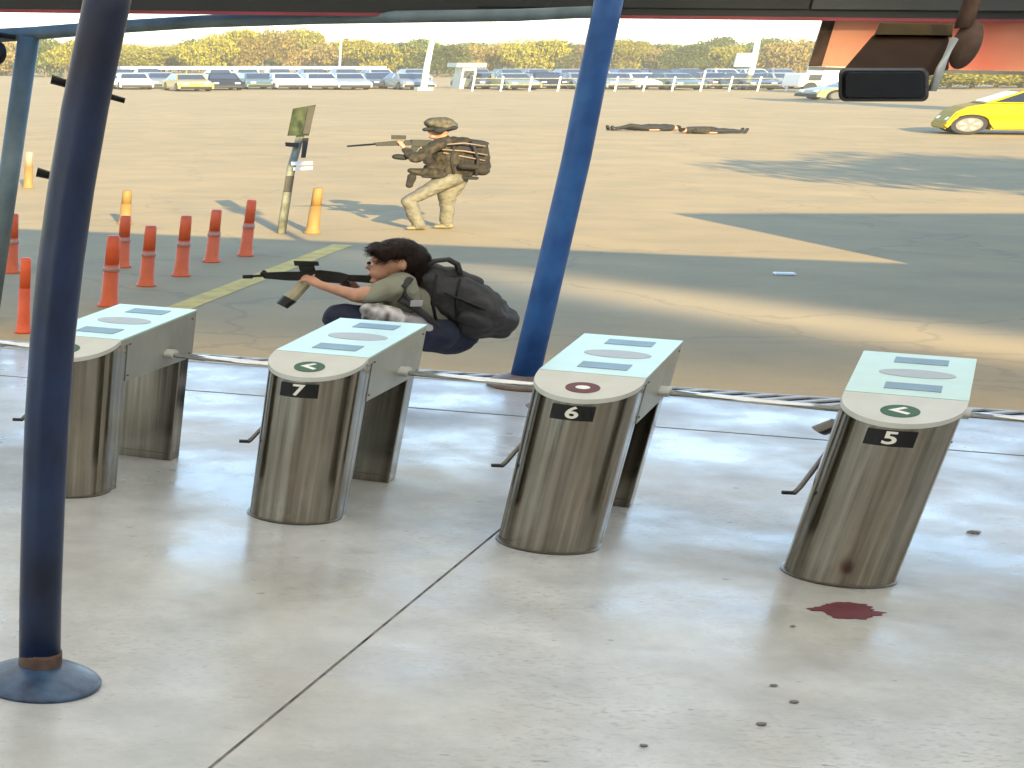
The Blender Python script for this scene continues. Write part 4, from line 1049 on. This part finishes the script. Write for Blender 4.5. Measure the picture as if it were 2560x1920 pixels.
# rucksack
RK = thing('rucksack', 'large charcoal rucksack on the back of the crouching person', 'rucksack', (cr.X0, cr.Y0, 0.012))
flesh('pack_body', [(cr(1075, 705, .0), .10, cr(1120, 745, 0), .15), (cr(1120, 745, 0), .16, cr(1185, 790, 0), .165), (cr(1185, 785, 0), .16, cr(1235, 805, 0), .115), (cr(1080, 745, 0), .11, cr(1120, 780, 0), .13),
                    (cr(1130, 790, 0), .12, cr(1245, 820, 0), .085)], [], 'packdark', RK, .011, 5, cr.zs, .016, 12)
flesh('top_flap', [(cr(1060, 672, 0), .045, cr(1120, 690, 0), .05), (cr(1120, 690, 0), .06, cr(1180, 712, 0), .05)], [], 'packdark', RK, .01, 3, cr.zs, .01, 2)
bm = B(); tube(bm, [cr(1060, 672, -.05), cr(1085, 656, -.06), cr(1120, 652, -.06), cr(1142, 664, -.05), cr(1150, 690, -.05)], .016, 8); obj('grab_handle', bm, 'packdark', RK, smooth=True, scale_z=cr.zs)
bm = B(); tube(bm, [cr(1025, 700, -.15), cr(1008, 720, -.19), cr(1012, 748, -.2), cr(1045, 770, -.19)], .018, 8); obj('shoulder_strap', bm, 'packdark', RK, smooth=True, scale_z=cr.zs)
bm = B(); tube(bm, [cr(1000, 752, -.2), cr(1030, 768, -.2), cr(1062, 792, -.19), cr(1100, 830, -.17)], .02, 8); obj('waist_strap', bm, 'packdark', RK, smooth=True, scale_z=cr.zs)
bm = B(); box(bm, -.028, .028, -.008, .008, -.02, .02, .003, Matrix.Translation(cr(1040, 762, -.215))); obj('buckle', bm, 'greycloth', RK, scale_z=cr.zs)

for i, q in enumerate(([(1092, 690), (1080, 760), (1092, 815)], [(1150, 702), (1140, 770), (1150, 838)], [(1110, 735), (1180, 765), (1262, 800)])):
    bm = B(); tube(bm, [cr(u, v, d_) for (u, v), d_ in zip(q, ((-.135, -.175, -.14) if i < 2 else (-.165, -.17, -.10)))], .009, 7); obj('compression_strap', bm, 'black', RK, smooth=True, scale_z=cr.zs)
flesh('side_pocket', [(cr(1165, 795, -.15), .05, cr(1205, 812, -.13), .05)], [], 'packdark', RK, .01, 3, cr.zs, .008, 2)
# ---------------------------------- walking rifleman
sd = Fig(1085, 574)
PS = thing('person', 'helmeted person in dark jacket and khaki trousers striding left with a long rifle', 'person', (sd.X0, sd.Y0, 0.003))
hd = sd(1098, 326); neck = sd(1106, 350); chest = sd(1125, 385); pelv = sd(1120, 446)
shn = sd(1095, 362, -.17); shf = sd(1100, 362, .17)
kn1 = sd(1022, 502, -.05); an1 = sd(1048, 566, -.06); kn2 = sd(1118, 505, .10); an2 = sd(1116, 560, .11)
eln = sd(1040, 398, -.2); wrn = sd(1012, 372, -.08); pmn = sd(1004, 362, -.05)
elf = sd(1060, 390, .2); wrf = sd(1062, 365, .05); pmf = sd(1058, 360, .02)
caps = [(hd, .075, neck, .055), (neck, .06, chest, .12), (chest, .14, pelv, .13), (shn, .065, shf, .065), (shn, .06, eln, .045), (eln, .042, wrn, .028), (shf, .06, elf, .045), (elf, .042, wrf, .028),
        (pelv + Vector((0, -.09, 0)), .095, kn1, .065), (kn1, .06, an1, .042), (pelv + Vector((0, .09, 0)), .095, kn2, .065), (kn2, .06, an2, .042)]
hand(sd, caps, wrn, pmn, [sd(992, 356, -.03), sd(994, 352, -.02), sd(997, 350, -.01), sd(1000, 349, -.01), sd(1008, 350, -.06)], .012)
hand(sd, caps, wrf, pmf, [sd(1048, 362, .0), sd(1048, 366, .0), sd(1050, 370, .0), sd(1052, 373, .0), sd(1052, 354, .0)], .012)
flesh('body', caps, [(hd, (.10, .085, .13), None), (sd(1073, 330), (.022, .016, .02), None), (sd(1085, 342), (.05, .05, .045), None)], 'skin', PS, .013, 3)
flesh('helmet', [], [(sd(1098, 308), (.155, .135, .105), None), (sd(1112, 315), (.13, .14, .10), None)], 'helmet', PS, .013, 2, 1, .012, 2)
flesh('headset', [(sd(1064, 324, -.05), .035, sd(1135, 320, -.12), .04), (sd(1064, 324, .06), .035, sd(1135, 320, .12), .035), (sd(1064, 324, -.05), .035, sd(1064, 324, .06), .035)], [(sd(1100, 326, -.12), (.06, .035, .06), None)], 'darkcloth', PS, .013, 2)
flesh('jacket', [(neck, .085, chest, .16), (chest, .175, sd(1118, 435), .16), (sd(1080, 420), .09, sd(1120, 436), .14), (shn, .09, shf, .09), (shn, .085, eln, .07), (eln, .068, wrn.lerp(eln, .15), .05), (shf, .085, elf, .07), (elf, .068, wrf.lerp(elf, .15), .05),
                 (sd(1030, 428, -.1), .05, sd(1100, 436, -.08), .10)], [], 'jacket', PS, .014, 3, 1, .014, 4)
flesh('trousers', [(pelv + Vector((0, -.07, 0)), .135, kn1, .088), (kn1, .088, an1, .07), (pelv + Vector((0, .08, 0)), .135, kn2, .085), (kn2, .083, an2, .062), (pelv + Vector((-.03, -.02, 0)), .14, pelv + Vector((.05, .02, 0)), .14),
                   (sd(1150, 450, .05), .09, sd(1130, 480, .08), .09)], [], 'khaki', PS, .014, 3, 1, .013, 6)
flesh('thigh_pouch', [(sd(1030, 440, -.14), .045, sd(1024, 465, -.14), .04)], [], 'packbrown', PS, .012, 2, 1, .008, 6)
for a_ in (an1, an2):
    b_ = Vector((a_.x, a_.y, .045)); flesh('boot', [(b_ + Vector((.04, 0, 0)), .045, b_ + Vector((-.02, 0, .09)), .055), (b_ + Vector((.04, 0, 0)), .045, b_ + Vector((-.10, 0, -.008)), .037)], [], 'boot', PS, .012, 3)
RS = thing('rucksack', 'brown rucksack with pale webbing on the back of the walking rifleman', 'rucksack', (sd.X0, sd.Y0, 0.003))
flesh('pack_body', [(sd(1150, 360), .12, sd(1155, 425), .155), (sd(1188, 374), .13, sd(1192, 420), .135), (sd(1130, 352), .07, sd(1200, 362), .08)], [(sd(1200, 425), (.09, .15, .11), None)], 'packbrown', RS, .014, 3, 1, .022, 8)
for i, q in enumerate(([(1110, 362), (1160, 358), (1214, 366)], [(1105, 374), (1160, 378), (1218, 388)], [(1108, 382), (1160, 392), (1212, 402)])):
    bm = B(); tube(bm, [sd(u, v, -.19 + .02 * i) for u, v in q], .014, 7, r2=.011); obj('webbing_strap', bm, 'strap', RS, smooth=True)
for i, q in enumerate(([(1180, 350), (1195, 400), (1190, 440)], [(1135, 365), (1128, 400), (1135, 435)])):
    bm = B(); tube(bm, [sd(u, v, -.17) for u, v in q], .016, 7); obj('side_strap', bm, 'darkcloth', RS, smooth=True)
flesh('lower_roll', [(sd(1060, 441, -.14), .03, sd(1190, 446, -.12), .03)], [], 'darkcloth', RS, .012, 2)
flesh('front_pouch', [(sd(1160, 415, -.22), .06, sd(1185, 418, -.2), .05)], [], 'packbrown', RS, .012, 2)
flesh('chest_pouch', [(sd(1068, 388, -.22), .05, sd(1070, 405, -.22), .05)], [], 'packbrown', PS, .012, 2)
GS = thing('rifle', 'long dark rifle levelled to the left by the walking rifleman', 'rifle', (sd.X0, sd.Y0, 0.003))
guntube('barrel', sd(868, 366), sd(985, 357), .016, GS, 'guns', sd, .02)
gunpart('handguard', [(935, 357), (985, 352), (1030, 350), (1030, 364), (940, 366)], GS, 'guns', sd, .05)
gunpart('receiver', [(1025, 349), (1075, 350), (1095, 356), (1092, 368), (1030, 366)], GS, 'guns', sd, .05)
gunpart('stock', [(1088, 354), (1125, 356), (1128, 374), (1090, 366)], GS, 'guns', sd, .04)
gunpart('scope', [(978, 338), (1015, 339), (1015, 349), (978, 349)], GS, 'guns', sd, .05)
gunpart('magazine', [(1030, 365), (1050, 366), (1030, 395), (1012, 392)], GS, 'guns', sd, .035)
flesh('magazine_drum', [(sd(992, 392, -.08), .05, sd(1010, 394, -.08), .05)], [], 'darkcloth', GS, .012, 2)

# ---------------------------------- two persons lying in the distance
def lying(u0, u1, v, label, m_top, m_leg, flip=1, knee=0.0):
    x0, y0 = at(u0, v); x1, _ = at(u1, v); L_ = abs(x1 - x0) / S
    t = thing('person', label, 'person', ((x0 + x1) / 2, y0, .003))
    k = L_ / 1.7 * flip
    P_ = lambda a, b, c: Vector((a * k, b, c))
    flesh('body', [(P_(-.75, 0, .10), .085, P_(-.60, 0, .11), .06), (P_(-.6, 0, .12), .12, P_(-.05, 0, .12), .12), (P_(-.05, -.08, .11), .08, P_(.38, -.1, .11 + knee), .06), (P_(.38, -.1, .11 + knee), .055, P_(.78, -.12, .08), .045),
                   (P_(-.05, .08, .11), .08, P_(.4, .12, .1), .06), (P_(.4, .12, .1), .055, P_(.8, .14, .08), .045), (P_(-.55, -.16, .1), .05, P_(-.3, -.3, .06), .04), (P_(-.3, -.3, .06), .04, P_(-.05, -.28, .05), .035)],
          [(P_(-.76, 0, .12), (.11, .09, .10), None)], 'skin', t, .016, 3)
    flesh('top', [(P_(-.6, 0, .13), .15, P_(-.08, 0, .13), .15), (P_(-.55, -.16, .11), .075, P_(-.3, -.3, .08), .06)], [], m_top, t, .016, 3, 1, .015, 1)
    flesh('trousers', [(P_(-.1, 0, .12), .14, P_(.0, 0, .12), .14), (P_(-.05, -.08, .11), .12, P_(.38, -.1, .12 + knee), .085), (P_(.38, -.1, .12 + knee), .08, P_(.72, -.12, .09), .06), (P_(-.05, .08, .11), .12, P_(.4, .12, .12), .085), (P_(.4, .12, .12), .08, P_(.74, .14, .09), .06)], [], m_leg, t, .016, 3, 1, .012, 2)
    for y_, x_ in ((-.12, .78), (.14, .8)):
        flesh('shoe', [(P_(x_, y_, .06), .05, P_(x_ + .04, y_, .19), .04)], [], 'black', t, .014, 2)
    flesh('hair', [], [(P_(-.81, 0, .14), (.09, .09, .09), None)], 'hair', t, .014, 2)
lying(1695, 1520, 327, 'person in black lying on the drive, feet towards the middle blue pole', 'darkcloth', 'darkcloth', -1, .10)
# flip=-1 with u0>u1 keeps the head on the right
lying(1700, 1862, 334, 'person in brown top lying flat, feet towards the hanging black camera', 'jacket', 'darkcloth', 1)

# ================================================================== SMALL MARKS ON THE FLOOR
rs = random.Random(5)
def blot(x, y, rx, ry, z=.0165, n=26):
    bm = B(); vs = []
    for k in range(n):
        a = 2 * pi * k / n; q = 1 + .55 * noise.noise(Vector((cos(a) * 1.5, sin(a) * 1.5, x))) + .25 * noise.noise(Vector((cos(a) * 5, sin(a) * 5, x))) + rs.uniform(-.05, .05); vs.append(bm.verts.new((rx * q * cos(a), ry * q * sin(a), 0)))
    f = bm.faces.new(vs); r_ = bmesh.ops.extrude_face_region(bm, geom=[f])
    for v in [g for g in r_['geom'] if isinstance(g, bmesh.types.BMVert)]: v.co.z += .002
    return bm
x, y = at(2112, 1530); bm = blot(x, y, .24, .16, n=64)
o = obj('floor_stain', bm, 'stain', broad=False, loc=(x, y, .0145)); tag(o, 'dark red stain on the pale floor in front of turnstile 5', 'stain')
def debris(u, v, r, lab):
    x, y = at(u, v, .012); bm = B(); bmesh.ops.create_icosphere(bm, subdivisions=2, radius=r)
    for q in bm.verts: q.co = Vector((q.co.x * 1.5, q.co.y, q.co.z * .35)) * (1 + .5 * noise.noise(q.co * 30 + Vector((u, v, 0))))
    o = obj('debris_chip', bm, 'steel_dark', broad=False, loc=(x, y, .02)); tag(o, lab, 'debris', 'chips of debris on the floor'); return o
debris(2436, 1333, .035, 'dark chip lying on the floor right of turnstile 5')
debris(1935, 1716, .016, 'dark chip on the floor furthest left of the group below the red stain')
debris(1985, 1757, .018, 'dark chip on the floor between the other chips below the red stain')
debris(1905, 1812, .02, 'dark chip on the floor nearest the bottom edge, below turnstile 5')
debris(1610, 1866, .016, 'dark chip at the bottom edge of the floor, below turnstile 6')
debris(1980, 1568, .012, 'small dark speck on the floor left of the red stain')
x, y = at(1960, 687); bm = B(); box(bm, -.17, .17, -.1, .1, 0, .03, .01); o = obj('paper_scrap', bm, 'white', broad=False, loc=(x, y, .004), rot=-.2); tag(o, 'white scrap of paper on the shaded drive right of the middle blue pole', 'paper')
# scuffs and smears on the floor behind turnstile 6
